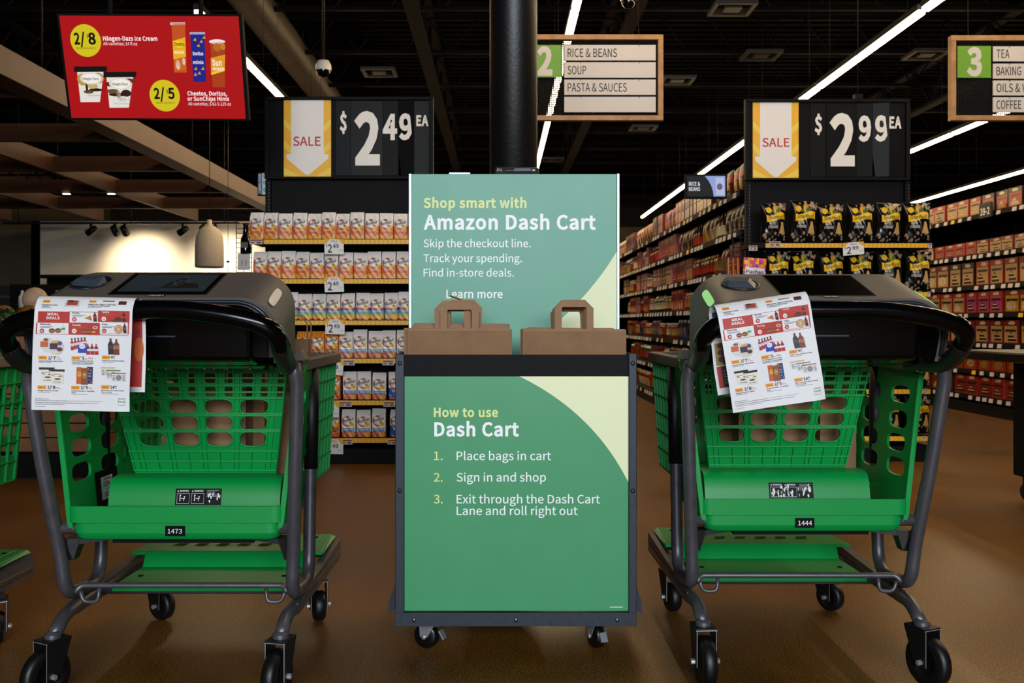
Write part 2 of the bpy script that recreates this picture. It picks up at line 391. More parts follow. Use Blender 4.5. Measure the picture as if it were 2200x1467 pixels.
# bell pendant
BELL = mat('bell_grey', 'b0a596', .55, var=.05)
p = P(450, 575, 15.0); t = thing('bell_pendant', 'large pale grey bell shaped pendant lamp in front of the white wall', 'pendant lamp', p)
mb = MB(); R = 31/F*15
mb.lathe([(0, .72), (.035, .72), (.035, .64), (.09, .62), (.15, .57), (.195, .47), (.212, .34), (.214, .02), (.2, .0), (.2, .03), (.19, .06), (0, .06)], BELL, p, seg=32); obj('shade', mb, t)
mb = MB(); mb.lathe([(0, .055), (.058, .055)], glowmat('fff0d2', 6), p); obj('lamp', mb, t)
mb = MB(); mb.tube([p+Vector((0, 0, .72)), (p.x, p.y, 6.3)], .006, BLK, 6); obj('cord', mb, t)
p = P(490, 562, 16); t = thing('cord_weight', 'thin black hanging cord with small round weight right of the bell lamp', 'cord', (p.x, p.y, 1.4))
mb = MB(); mb.tube([(p.x, 16, 1.4), (p.x, 16, 6.3)], .005, BLK, 6); obj('cord', mb, t)
mb = MB(); mb.sphere(p, .03, BLK, sc=(1, 1, .6)); obj('weight', mb, t)
# ---------------------------------------------------------------- hanging promotion screen
def make_tv():
    a, b, c, d = P(120, 28, 5.93), P(519, 30, 5.93), P(535, 260, 6.12), P(150, 258, 6.12)
    a = Vector((a.x, a.y, a.z)); ex = (b-a); d = a+(d-a); ey = (d-a)-ex*((d-a).dot(ex)/ex.dot(ex))
    nrm = ex.cross(ey).normalized()
    if nrm.y > 0: nrm = -nrm
    t = thing('promotion_screen', 'hanging red promotion screen with ice cream and chips offers, top left', 'screen', (a+ex*.5+ey))
    mb = MB(); o = nrm*-.05
    q = [a, a+ex, a+ex+ey, a+ey]
    mb.hexa([*(x+o for x in q), *q], BLKM); obj('housing', mb, t, bev=.004)
    mb = MB(); c0 = a+ex*.5-nrm*.03
    for k in (.25, .75): mb.tube([a+ex*k+ey*.3-nrm*.06, Vector((a.x+ex.x*k, a.y+.15, 6.3))], .015, BLK, 8)
    mb.hexa([*(a+ex*u+ey*v-nrm*w for w in (.05, .1) for u, v in ((.2, .25), (.8, .25), (.8, .6), (.2, .6)))], BLK)
    obj('ceiling_mount', mb, t)
    L = [0.004]
    def fn(u, v): return a+ex*u+ey*v+nrm*L[0]
    def cx(x, y): return ((x-(420+115*(y-100)/788))/1370*.966+.017, (y-100-(x-420)*.0125)/788*.965+.018)
    def g(h, s=.9): return glowmat(h, s)
    mb = MB(); mb.prect(fn, .017, .022, .983, .978, g('c0070d', .75)); L[0] = .0055
    def W(s, x, y, h, w, col=g('fff0f0', 1), bold=.025, al='L'):
        u, v = cx(x, y); u1, _ = cx(x+w, y); mb.text(fn, s, u, v, h/788, col, width=u1-u, bold=bold, vs=-1, align=al)
    for x, y in ((630, 292), (1260, 717)): mb.pell(fn, *cx(x, y), .083, .15, g('e6d21c', .8), 40)
    L[0] = .007; K = g('140f04', .3)
    W('2/', 545, 317, 78, 85, K, .04); W('$', 638, 270, 22, 14, K); W('8', 655, 317, 78, 58, K, .04); W('WHEN YOU BUY 2', 562, 355, 13, 150, K, .0)
    W('2/', 1180, 739, 76, 85, K, .04); W('$', 1273, 696, 22, 14, K); W('5', 1290, 739, 76, 52, K, .04); W('WHEN YOU BUY 2', 1197, 778, 13, 146, K, .0)
    W('Häagen-Dazs Ice Cream', 765, 292, 30, 418); W('All varieties; 14 fl oz', 768, 327, 22, 262, bold=.0)
    W('Cheetos, Doritos,', 1440, 716, 30, 308); W('or SunChips Minis', 1442, 757, 30, 325); W('All varieties; 3.62-5.125 oz', 1450, 793, 22, 334, bold=.0)
    def poly(pts, m): mb.ppoly(fn, [cx(*p) for p in pts], m)
    def tubs(x, y, w, h, lidc, art):
        poly([(x+25, y+35), (x+w-25, y+35), (x+w-48, y+h), (x+58, y+h)], g('f1ece4', .85))
        L[0] += .001
        for k, (du, dv, ru, rv, hx) in enumerate(art): mb.pell(fn, *cx(x+du, y+dv), ru/1370, rv/788, g(hx, .8), 16)
        poly([(x, y), (x+w, y), (x+w-3, y+42), (x+3, y+42)], g('120d0c', .5))
        L[0] += .001; mb.pell(fn, *cx(x+w/2+8, y+92), 85/1370, 44/788, g('fbf6ee', .9)); L[0] += .001
        mb.pring(fn, *cx(x+w/2+8, y+92), 80/1370, 40/788, .95, g('b08a4a', .7))
        W('Häagen-Dazs', x+w/2-58, y+102, 18, 126, g('1c1422', .3), .02); L[0] -= .003
    tubs(545, 487, 258, 275, 0, [(70, 100, 40, 45, 'caa24c'), (190, 90, 45, 40, 'b98f44'), (105, 165, 9, 38, '231a12'), (175, 180, 50, 12, '231a12'), (120, 195, 38, 14, '6a5126'), (150, 150, 40, 22, 'd8bd7a')])
    W('vanilla bean', 655, 716, 14, 100, g('3a2a18', .4), .0)
    L[0] = .0085; tubs(775, 530, 258, 277, 0, [(60, 95, 40, 18, '5a2818'), (200, 70, 50, 18, '6a3020'), (120, 175, 70, 14, '2a1210'), (185, 165, 38, 26, '3c1812'), (80, 150, 45, 18, '7a5038'), (125, 175, 16, 28, 'cbb089')])
    W('TRIO', 897, 755, 24, 60, g('3a2a20', .4), .02); W('LAYERS', 955, 752, 12, 45, g('8a7a6a', .5), 0); W('TRIPLE CHOCOLATE', 865, 782, 12, 130, g('3a2a20', .4), 0)
    # snack canisters
    L[0] = .006
    poly([(1283, 165), (1388, 165), (1422, 540), (1326, 540)], g('d2581a', .8)); poly([(1275, 162), (1388, 162), (1390, 180), (1277, 180)], g('efe4e6', .9))
    poly([(1432, 240), (1542, 240), (1578, 612), (1478, 612)], g('1a2390', .8)); poly([(1428, 236), (1544, 236), (1546, 252), (1430, 252)], g('c8cdf0', .9))
    poly([(1590, 310), (1702, 310), (1728, 655), (1632, 655)], g('b8440f', .8)); mb.pell(fn, *cx(1643, 308), 60/1370, 17/788, g('f5e9ea', .95))
    L[0] = .007
    poly([(1300, 300), (1395, 272), (1410, 420), (1315, 440)], g('f0b41c', .9)); poly([(1318, 440), (1408, 425), (1416, 520), (1330, 530)], g('d5651d', .9))
    mb.pell(fn, *cx(1350, 322), 46/1370, 28/788, g('f6d320', .95)); mb.pell(fn, *cx(1352, 480), 16/1370, 36/788, g('f3ead8', .9)); mb.pell(fn, *cx(1395, 455), 12/1370, 26/788, g('efe6d0', .9))
    for x, y in ((1470, 290), (1520, 305), (1500, 335), (1490, 510), (1545, 510), (1520, 545), (1490, 555), (1540, 275)): poly([(x-12, y+8), (x+14, y+12), (x+4, y-14)], g('e39a28', .9))
    poly([(1602, 430), (1712, 405), (1716, 500), (1612, 545)], g('e8a01e', .9)); poly([(1612, 545), (1716, 500), (1718, 530), (1616, 560)], g('f6cf3a', .9))
    mb.pell(fn, *cx(1645, 350), 30/1370, 30/788, g('c8711f', .8)); mb.pell(fn, *cx(1690, 345), 18/1370, 25/788, g('d68a22', .8))
    L[0] = .008
    W('Cheetos', 1310, 335, 24, 85, g('201008', .3), .03); W('minis', 1318, 396, 24, 78); W('Doritos', 1464, 408, 24, 80); W('minis', 1470, 474, 24, 80); W('Sun', 1620, 488, 42, 72); W('minis', 1626, 523, 24, 82)
    obj('display', mb, t)
make_tv()
# ---------------------------------------------------------------- aisle signs
OAK = mat('oak_sign_frame', 'b07f4d', .5, var=.22, scale=14)
LIME = mat('aisle_number_green', '6aa51e', .5); SLAT = mat('sign_slat_white', 'd6cdc6', .5); INK = ink('191614')
def aisle_sign(x0, x1, y0, y1, num, plate, slats, label, Y=7.92):
    k = F/Y; b = P((x0+x1)/2, y1, Y); t = thing('aisle_sign', label, 'sign', b)
    f = lambda d: (lambda u, v: P(u, v, Y)-Vector((0, d, 0)))
    fw = 11
    for n, (a0, b0, a1, b1) in dict(frame_top=(x0, y0, x1, y0+fw), frame_bottom=(x0, y1-fw, x1, y1), frame_left=(x0, y0+fw, x0+fw, y1-fw), frame_right=(x1-fw, y0+fw, x1, y1-fw)).items():
        mb = MB(); p, q = P(a0, b1, Y), P(a1, b0, Y); mb.box((p.x, Y-.03, p.z), (q.x, Y+.03, q.z), OAK); obj('frame_rail', mb, t, bev=.003)
    mb = MB(); p, q = P(x0+fw, y1-fw, Y), P(x1-fw, y0+fw, Y); nx, nz = 76, 38; dx = (q.x-p.x)/nx; dz = (q.z-p.z)/nz
    cells = [(p.x+i*dx, p.x+(i+1)*dx, p.z+j*dz, p.z+(j+1)*dz, (p.x+(i+.5)*dx, p.z+(j+.5)*dz, dx*.33, dz*.33, 2)) for i in range(nx) for j in range(nz)]
    mb.perf(lambda a, b: (a, Y+.005, b), (0, 1, 0), .002, cells, BLKM, K=1); obj('perforated_panel', mb, t)
    mb = MB(); p, q = P(plate[0], plate[3], Y), P(plate[2], plate[1], Y); mb.box((p.x, Y-.018, p.z), (q.x, Y-.008, q.z), LIME)
    h = (plate[3]-plate[1])*.8
    mb.text(f(.0195), num, (plate[0]+plate[2])/2, plate[3]-7, h, SLAT, width=33, align='C', bold=.05, vs=-1); obj('number_plate', mb, t)
    for sx0, sy0, sx1, sy1, body, w in slats:
        mb = MB(); p, q = P(sx0, sy1, Y), P(sx1, sy0, Y); mb.box((p.x, Y-.02, p.z), (q.x, Y-.008, q.z), SLAT)
        if body: mb.text(f(.0215), body, sx0+7, sy1-7, 18, INK, width=w, bold=.006, vs=-1)
        for hx in (sx0+35, sx1-35):
            a = P(hx, sy0+3, Y); mb.bar(a+Vector((0, -.022, 0)), a+Vector((0, -.022, .02)), .004, .004, BLK)
        obj('name_slat', mb, t)
    for hx in (x0+40, x1-52):
        mb = MB(); a = P(hx, y0, Y); mb.tube([a, (a.x, Y, 6.3)], .004, BLK, 6); obj('hanging_wire', mb, t)
ys = [(98, 131), (135, 168), (172, 205), (209, 242)]
aisle_sign(1076, 1424, 76, 260, '2', (1134, 98, 1206, 167), [(1212, a, 1408, b, s, w) for (a, b), s, w in zip(ys, ('RICE & BEANS', 'SOUP', 'PASTA & SAUCES', ''), (106, 40, 127, 0))], 'wood framed aisle two sign listing rice, soup and pasta, hung right of the column')
ys = [(101, 133), (138, 170), (174, 206), (210, 242)]
aisle_sign(2040, 2388, 78, 260, '3', (2055, 100, 2127, 168), [(2131, a, 2372, b, s, w) for (a, b), s, w in zip(ys, ('TEA', 'BAKING', 'OILS & VINEGARS', 'COFFEE'), (28, 53, 134, 53))], 'wood framed aisle three sign listing tea, baking and coffee, cut by the right edge')
# ---------------------------------------------------------------- aisle end units
PAN = mat('endcap_panel_charcoal', '0f0d0e', .6, spec=.12, var=.06, scale=60)
RAIL = mat('yellow_price_rail', 'f2b705', .45); RAILD = mat('yellow_rail_chevron', 'd79b06', .45)
TAGW = mat('shelf_tag_white', 'c9bdb6', .5); TAGR = ink('8a3a34')
def price_rail(mb, x0, x1, y, z0, z1):
    mb.box((x0, y, z0), (x1, y+.004, z1), RAIL); n = int((x1-x0)/.03); fn = lambda u, v: (u, y-.0008, v)
    for i in range(n):
        a = x0+(x1-x0)*i/n; w = .009; zm = (z0+z1)/2
        mb.ppoly(fn, [(a, z0), (a+w, z0), (a+w+.012, zm), (a+.012, zm)], RAILD); mb.ppoly(fn, [(a+.012, zm), (a+w+.012, zm), (a+w, z1), (a, z1)], RAILD)
def endcap(name, label, xc, Yl, Yh, hx0, hx1, htop, shelves, tags, sx0, sx1):
    t = thing('endcap_shelf_unit', label, 'shelf unit', (xc, Yh, 0))
    mb = MB(); mb.box((hx0, Yh+.006, .1), (hx1, Yh+.036, htop+.03), PAN); obj('back_panel', mb, t)
    mb = MB(); mb.box((sx0, Yl+.02, 0), (sx1, Yh, .11), SHELFB); obj('base', mb, t, bev=.004)
    for x in (hx0-.02, hx1-.02):
        mb = MB(); mb.box((x, Yh-.03, 0), (x+.04, Yh+.02, htop-.004), SHELFB)
        for k in range(int((htop-1.5)/.025)): mb.box((x+.012, Yh-.031, 1.5+k*.025), (x+.018, Yh-.0299, 1.512+k*.025), mat('slot_dark', '000000', .9)); mb.box((x+.024, Yh-.0312, 1.5+k*.025), (x+.03, Yh-.0299, 1.512+k*.025), mat('slot_edge', '4a4644', .4))
        obj('upright', mb, t)
    for i, z in enumerate(shelves):
        mb = MB(); mb.box((sx0, Yl+.006, z-.03), (sx1, Yh-.03, z-.002), SHELFB); mb.box((sx0, Yl+.004, z-.038), (sx1, Yl+.02, z-.0), SHELFB)
        s = obj('shelf', mb, t)
        mb = MB(); price_rail(mb, sx0+(.1 if i == len(shelves)-1 or name == 'popcorn' else .02), sx1-.02, Yl, z-.037, z-.005); obj('price_rail', mb, s)
    for (px, py, w) in tags:
        p = P(px, py, Yl-.006); mb = MB(); mb.box((p.x-w/2, p.y-.003, p.z-.018), (p.x+w/2, p.y+.003, p.z+.018), TAGW)
        fn = lambda u, v: (p.x+u, p.y-.0035, p.z+v)
        mb.prect(fn, -w/2+.004, .004, w/2-.004, .014, TAGR); mb.prect(fn, -w/2+.006, -.012, -w*.1, -.002, ink('6a5c58')); mb.prect(fn, w*.05, -.013, w/2-.008, -.001, ink('4a4240')); obj('shelf_tag', mb, t)
    return t
LZ = [1.567, 1.289, .997, .718, .433, .154]; LZ = [z-.0 for z in LZ]
endcap('cracker', 'black end of aisle shelf unit full of cracker bags, left of the green sign', -1.11, 7.0, 7.4, -1.71, -.51, 2.057, [Z(py, 7.0)+.02 for py in (519, 604, 693, 775, 865, 946)][::-1], [(550, 519, .09), (748, 779, .09), (834, 779, .08), (742, 868, .09), (836, 868, .08), (745, 949, .08), (842, 949, .06)], -1.755, -.465)
endcap('popcorn', 'black end of aisle shelf unit holding popcorn bags, behind the right cart', 2.48, 7.13, 7.53, 1.88, 3.08, 2.065, [Z(py, 7.13)+.02 for py in (527, 632, 736, 841, 942)][::-1], [(1665, 524, .08), (1618, 533, .06), (1998, 528, .025), (1995, 632, .02), (1990, 841, .02), (1985, 942, .02)], 1.81, 3.11)
SALEW = mat('sale_panel_white', 'f3ece8', .45); SALEY = mat('sale_panel_yellow', 'f9b90e', .45); SALEL = mat('sale_panel_light_yellow', 'fcd546', .45); SALER = ink('c21a12')
TILE = mat('price_tile_black', '080707', .45, spec=.15, var=.05); DIG = mat('price_digit_white', 'f3ece4', .5)
def header(label, Y, x0, x1, y0, y1, yel, arrow, sale, tiles, digs):
    b = P((x0+x1)/2, y1, Y); t = thing('price_header_sign', label, 'sign', b)
    p, q = P(x0, y1, Y), P(x1, y0, Y)
    mb = MB(); mb.box((p.x, Y-.01, p.z), (q.x, Y+.02, q.z), PAN); obj('backing', mb, t)
    mb = MB()
    for a, c in (((p.x-.012, q.z-.012), (q.x+.012, q.z+.012)), ((p.x-.012, p.z-.012), (q.x+.012, p.z+.005)), ((p.x-.012, p.z), (p.x+.02, q.z)), ((q.x-.02, p.z), (q.x+.012, q.z))): mb.box((a[0], Y-.035, a[1]), (c[0], Y+.025, c[1]), SHELFB)
    obj('frame', mb, t, bev=.003)
    D = lambda d: (lambda u, v: P(u, v, Y)-Vector((0, d, 0)))
    mb = MB(); a, c = P(yel[0], y1-2, Y), P(yel[1], y0+2, Y); mb.box((a.x, Y-.02, a.z), (c.x, Y-.01, c.z), SALEY); w = yel[1]-yel[0]; fn = D(.021)
    for yy in (45, 92):
        for s, e in ((yel[0], 1), (yel[1], -1)):
            mb.ppoly(fn, [(s, y0+yy-2), (s, y0+yy+13), (s+e*w*.2, y0+yy+32), (s+e*w*.2, y0+yy+17)], SALEL)
    mb.ppoly(fn, [(yel[0], y1-22), (yel[0], y1-6), (yel[0]+20, y1-2), (yel[0]+34, y1-2)], SALEL); mb.ppoly(fn, [(yel[1], y1-22), (yel[1], y1-6), (yel[1]-20, y1-2), (yel[1]-34, y1-2)], SALEL)
    fn = D(.022); c0 = (yel[0]+yel[1])/2; s = w*.345
    mb.ppoly(fn, [(c0-s, y0+2), (c0+s, y0+2), (c0+s, y0+119), (c0-s, y0+119)], SALEW)
    mb.ppoly(fn, [(c0-w*.43, y0+119), (c0+w*.43, y0+119), (c0+w*.45, y0+124), (c0+w*.44, y0+129), (c0+5, y0+162), (c0, y0+164), (c0-5, y0+162), (c0-w*.44, y0+129), (c0-w*.45, y0+124)], SALEW)
    mb.text(D(.0235), 'SALE', sale[0], sale[2], sale[2]-sale[1], SALER, width=sale[3]-sale[0], bold=.012, vs=-1); obj('sale_panel', mb, t)
    for i in range(len(tiles)-1):
        mb = MB(); a, c = P(tiles[i]+.6, y1-5, Y), P(tiles[i+1]-.6, y0+5, Y); cx = (a.x+c.x)/2; tl = (.0, .004, -.003, -.012, .003, 0)[i]
        mb.hexa([(a.x, Y-.018-tl, a.z), (c.x, Y-.018+tl, a.z), (c.x, Y-.01, a.z), (a.x, Y-.01, a.z), (a.x, Y-.018-tl-(.012 if i == 3 else 0), c.z), (c.x, Y-.018+tl-(.012 if i == 3 else 0), c.z), (c.x, Y-.01, c.z), (a.x, Y-.01, c.z)], TILE)
        s, dx0, dy0, dx1, dy1 = digs[i]
        mb.text(D(.034 if i == 3 else .024), s, dx0, dy1, dy1-dy0, DIG, width=dx1-dx0, bold=.045, vs=-1); obj('price_tile', mb, t)
header('black SALE header sign showing 2.49, above the cracker bags', 7.38, 574, 928, 213, 382, (611, 712), 0, (631, 295, 314, 690), [722, 754, 823, 856, 890, 926], [('$', 731, 247, 746, 281), ('2', 762, 248, 817, 350), ('4', 823, 249, 854, 299), ('9', 858, 249, 887, 299), ('EA', 895, 250, 921, 271)])
header('black SALE header sign showing 2.99, above the popcorn bags', 7.51, 1603, 1949, 218, 385, (1616, 1714), 0, (1636, 298, 316, 1694), [1739, 1773, 1838, 1873, 1907, 1942], [('$', 1748, 252, 1764, 284), ('2', 1780, 252, 1834, 352), ('9', 1842, 253, 1869, 302), ('9', 1876, 253, 1905, 302), ('EA', 1908, 253, 1934, 276)])
# wire from the roof to the right header
p = P(1843, 212, 7.5); mb = MB(); mb.tube([p, (p.x, p.y, 6.3)], .004, BLK, 6); mb.box((p.x-.03, p.y-.03, p.z-.02), (p.x+.03, p.y+.03, p.z+.03), PAN)
obj('suspension_wire', mb, loc=p, label='thin suspension wire holding the 2.99 header sign from the roof', cat='wire')
def sale_card(px, py, Y, txt, label, tilt=0., w=.135, h=.105):
    p = P(px, py, Y); mb = MB(); fn0 = lambda d: (lambda u, v: (u, -d-.012*(v/h+.5), v))
    mb.hexa([(-w/2, 0, -h/2), (w/2, 0, -h/2), (w/2, .002, -h/2), (-w/2, .002, -h/2), (-w/2, -.012, h/2), (w/2, -.012, h/2), (w/2, -.01, h/2), (-w/2, -.01, h/2)], WHITE)
    fn = fn0(.001)
    mb.ppoly(fn, [(-w/2, h/2), (-w*.22, h/2), (-w/2+.012, h*.18), (-w/2, h*.2)], YEL); mb.ppoly(fn, [(w/2, h/2), (w*.22, h/2), (w/2-.012, h*.18), (w/2, h*.2)], YEL)
    fn = fn0(.0016)
    mb.text(fn, 'SALE', 0, h*.3, h*.13, SALER, width=w*.34, align='C', bold=.01); mb.text(fn, '$', -w*.42, h*.0, h*.17, INK, width=w*.07, bold=.02)
    mb.text(fn, txt[0], -w*.33, -h*.38, h*.52, INK, width=w*.22, bold=.02); mb.text(fn, txt[1:], -w*.06, -h*.08, h*.25, INK, width=w*.3, bold=.02); mb.text(fn, 'EACH', w*.26, -h*.26, h*.07, INK, width=w*.18)
    o = obj('sale_card', mb, loc=p, label=label, cat='price card', local=True); o.rotation_euler = (0, tilt, 0)
for px, py, nm, tl in ((718, 530, 'top shelf edge', .01), (718, 611, 'second shelf edge down', -.03), (720, 702, 'third shelf edge down', .03), (717, 789, 'fourth shelf edge down', .08), (708, 880, 'fifth shelf edge down', .05), (717, 959, 'lowest shelf edge', .03)):
    sale_card(px, py, 6.985, '249', 'white and yellow 2.49 sale card on the cracker unit, %s' % nm, tl)
sale_card(1833, 534, 7.11, '299', 'white and yellow 2.99 sale card under the upper row of popcorn bags', -.09, .15, .09)
# ---------------------------------------------------------------- printed bags
def raster_bag(w, h, nx, nz, prof, col, back, taper=None):
    mb = MB(); V = {}
    def pt(u, v, s):
        d = prof(u, v); k = taper(v) if taper else 1
        return (u*w/2*k, -s*d, v*h)
    n = nx+1
    vs = [pt(-1+2*i/nx, j/nz, 1) for j in range(nz+1) for i in range(n)]
    o = len(mb.v); mb.v += vs
    for j in range(nz):
        for i in range(nx):
            u, v = -1+2*(i+.5)/nx, (j+.5)/nz
            mb.f.append((o+j*n+i, o+j*n+i+1, o+(j+1)*n+i+1, o+(j+1)*n+i)); mb.m.append(mb.mi(col(u, v))); mb.sm.append(True)
    bx = 6; bz = 10; nb = bx+1
    mb.add([pt(-1+2*i/bx, j/bz, -1) for j in range(bz+1) for i in range(nb)], [(j*nb+i, (j+1)*nb+i, (j+1)*nb+i+1, j*nb+i+1) for j in range(bz) for i in range(bx)], back, True)
    for s in (-1, 1):                                    # side gussets
        rows = [[pt(s, j/bz, 1), pt(s, j/bz, -1)] for j in range(bz+1)]; mb.sheet(rows, back, False)
    mb.add([pt(-1, 0, 1), pt(1, 0, 1), pt(1, 0, -1), pt(-1, 0, -1)], [(0, 1, 2, 3)], back); mb.add([pt(-1, 1, 1), pt(1, 1, 1), pt(1, 1, -1), pt(-1, 1, -1)], [(0, 1, 2, 3)], back)
    fn = lambda d: (lambda u, v: (u*w/2*(taper(v) if taper else 1), -prof(max(-1, min(1, u)), max(0, min(1, v)))-d, v*h))
    return mb, fn
def pm(h, r=.38): return mat('print_'+h, h, r)
def ell(u, v, cu, cv, ru, rv): return ((u-cu)/ru)**2+((v-cv)/rv)**2
GW = pm('f0e9e4', .3)
def gf_prof(u, v):
    d = .03 if v < .72 else .03*(1-(v-.72)/.28)**.8+.0025
    return d*(1-.12*abs(u)**6)+.0012*math.sin(u*7+v*19)
def gf_col(kind):
    def f(u, v):
        e = ell(u, v, -.05, .57, .9, .2)
        if kind == 'blue': base = pm('ece6e2', .3) if v > .42 else pm('2b57a8') if v > .06 else pm('c4471a')
        elif kind == 'blast': base = pm('e0741a', .3) if (math.sin(math.atan2(v-.5, u*.5)*14) > -.2 or v < .6) else pm('f0a02a', .3)
        else: base = GW
        if kind == 'cheddar' and v < .5: base = pm('dd6a1a') if v > .16 else pm('e9912a')
        if kind == 'cheddar' and v < .2 and u > .35 and v < .02+(u-.35)*.3: base = pm('efb84a')
        if kind == 'rainbow' and v < .46:
            base = pm('4b3a86') if v > .36 else pm('6f93c0') if v > .25 else pm('8fb04a') if v > .18 else pm('e8a52a') if v > .06 else pm('b5341c')
            if ell(u, v, .45, .1, .4, .1) < 1: base = pm('f0b63a')
            if ell(u, v, -.5, .12, .12, .03) < 1: base = pm('3c8a3a')
        if kind == 'grain' and v < .44:
            base = pm('5f8fc4') if .2 < v < .33 and abs(u) < .88 else pm('c8612a') if v < .2 else GW
            if ell(u, v, .5, .08, .38, .1) < 1: base = pm('e6a136')
        if kind == 'blast' and ell(u, v, 0, .26, .75, .09) < 1: base = pm('3c2412')
        if kind == 'blast' and v < .14: base = pm('c8501a')
        if e < 1: base = pm('c8561f')
        if e < 1 and ell(u, v, .02, .585, .8, .165) < 1: base = pm('ece7e2')
        if ell(u, v, -.1, .72, .3, .025) < 1: base = pm('9a4a22')
        if ell(u, v, .42, .46, .38, .085) < 1 or (u > .1 and u < .3 and abs(v-.4) < .05): base = pm('f0b81e')
        return base
    return f
def make_cracker(kind):
    mb, fn = raster_bag(.098, .19, 32, 56, gf_prof, gf_col(kind), pm('e0741a') if kind == 'blast' else GW)
    mb.text(fn(.0015), 'Goldfish', -.82, .53, .1, ink('1c1614'), width=1.55, bold=.045, rot=.05, shear=.15)
    mb.pell(fn(.0016), .3, .53, .16, .018, ink('14100e'), 12)
    cap = {'cheddar': [('CHEDDAR', .3, .06, 1.3, 'f3d9c4'), ('BAKED', .16, .045, .7, 'f3e4d8')], 'rainbow': [('COLORS', .29, .07, 1.25, 'f2eef0')], 'grain': [('WHOLE GRAIN', .245, .045, 1.4, 'e8eef6'), ('CHEDDAR', .12, .03, .7, 'f0d8c0')], 'blast': [('FLAVOR', .29, .035, .8, 'f0a02a'), ('BLASTED', .225, .05, 1.2, 'f2b21e')], 'blue': [('BABY', .28, .06, .9, 'e8eef6')]}[kind]
    for s, v, h, w, c in cap: mb.text(fn(.0018), s, 0, v, h, ink(c), width=w, align='C', bold=.03)
    return mb
CRK = {}
CDESC = {'cheddar': 'white and orange cheddar cracker bag', 'rainbow': 'rainbow striped cracker bag', 'grain': 'white cracker bag with blue banner', 'blast': 'all orange flavored cracker bag', 'blue': 'white and blue cracker bag'}
def crackers(row, z, items, where):
    n = 0; cnt = {}
    for px, kind in items:
        cnt[kind] = cnt.get(kind, 0)+1; k = cnt[kind]; tot = sum(1 for _, q in items if q == kind)
        lab = '%s, %s on %s' % (CDESC[kind], nth(k)+' from left' if tot > 1 else 'the only one', where)
        Y = 7.075+random.uniform(-.008, .01); loc = (X(px, 7.04), Y, z+.0005); rot = (random.uniform(-.01, .03), random.uniform(-.015, .015), random.uniform(-.12, .12))
        if kind not in CRK:
            o = obj('cracker_bag', make_cracker(kind), local=True); CRK[kind] = o; o['category'] = 'cracker bag'; o.location = loc; o.rotation_euler = rot; o['label'] = lab; o['group'] = 'bags of fish crackers on the left end unit'
        else: o = inst(CRK[kind], loc, rot, lab)
        s = random.uniform(.96, 1.05); o.scale = (.98, 1, s)
SZ = [Z(py, 7.0)+.02 for py in (519, 604, 693, 775, 865, 946)]
pitch = 30.9
crackers(0, SZ[0], [(551+i*pitch, 'cheddar') for i in range(12)], 'the top shelf')
crackers(1, SZ[1], [(557+i*pitch, 'cheddar') for i in range(11)], 'the second shelf down')
crackers(2, SZ[2], [(624+i*pitch, 'rainbow') for i in range(9)], 'the third shelf down')
crackers(3, SZ[3], [(652+i*29.5, 'blast') for i in range(3)]+[(743+i*pitch, 'grain') for i in range(5)], 'the fourth shelf down')
crackers(4, SZ[4], [(662, 'blast'), (716, 'blast'), (750, 'grain'), (782, 'grain'), (814, 'grain'), (849, 'blue')], 'the fifth shelf down')
crackers(5, SZ[5], [(714, 'blast'), (749, 'grain'), (781, 'grain'), (813, 'grain'), (853, 'blue')], 'the lowest shelf')
# popcorn bags
def pc_prof(u, v): return .055*max(0, 1-abs(u)**2.4)**.6*max(0, math.sin(PI*min(1, max(0, v*1.02-.0))))**.55+.002+.004*math.sin(u*9+v*13)*math.sin(PI*max(0, min(1, v)))
BITS = [(random.uniform(-.9, .9), random.choice((random.uniform(.03, .22), random.uniform(.8, .97))), random.uniform(.04, .09)) for _ in range(26)]
def pc_col(u, v):
    b = pm('0d0b0a', .22)
    for cu, cv, r in BITS:
        if ell(u, v, cu, cv, r*1.3, r*.55) < 1: b = pm('a58a70')
    if ell(u, v, .02, .82, .16, .1) < 1: b = pm('d89a1e')
    if ell(u, v, .22, .77, .15, .06) < 1 or ell(u, v, -.15, .76, .12, .04) < 1: b = pm('3d6a22')
    if ell(u, v, -.48, .8, .2, .075) < 1: b = pm('e8b80e')
    if abs(v-.62-.06*u-.02*math.sin(u*5)) < .085 and -.72 < u < .8: b = pm('f0bd0c')
    x = u-.55
    if .22 < v < .5 and abs(x) < .26*(1-(v-.22)/.34) + .03: b = pm('d3a560')
    return b
mb, fn = raster_bag(.215, .3, 50, 64, pc_prof, pc_col, pm('0d0b0a', .22), lambda v: 1-.1*math.sin(PI*v))
mb.text(fn(.002), 'Smartfood', -.62, .56, .085, ink('120e08'), width=1.3, bold=.012, rot=.03, shear=.25)
mb.text(fn(.002), 'WHITE', -.55, .43, .06, ink('d8cfc4'), width=.5, bold=.03); mb.text(fn(.002), 'CHEDDAR', -.6, .345, .06, ink('d8cfc4'), width=.72, bold=.03)
pop = None
rowsP = [(527, [1664, 1726, 1787, 1850, 1908, 1972], 'the upper shelf'), (632, [1668, 1728, 1790, 1850, 1912, 1972], 'the second shelf down'), (841, [1910, 1974], 'the fourth shelf down'), (942, [1908, 1972], 'the lowest shelf')]
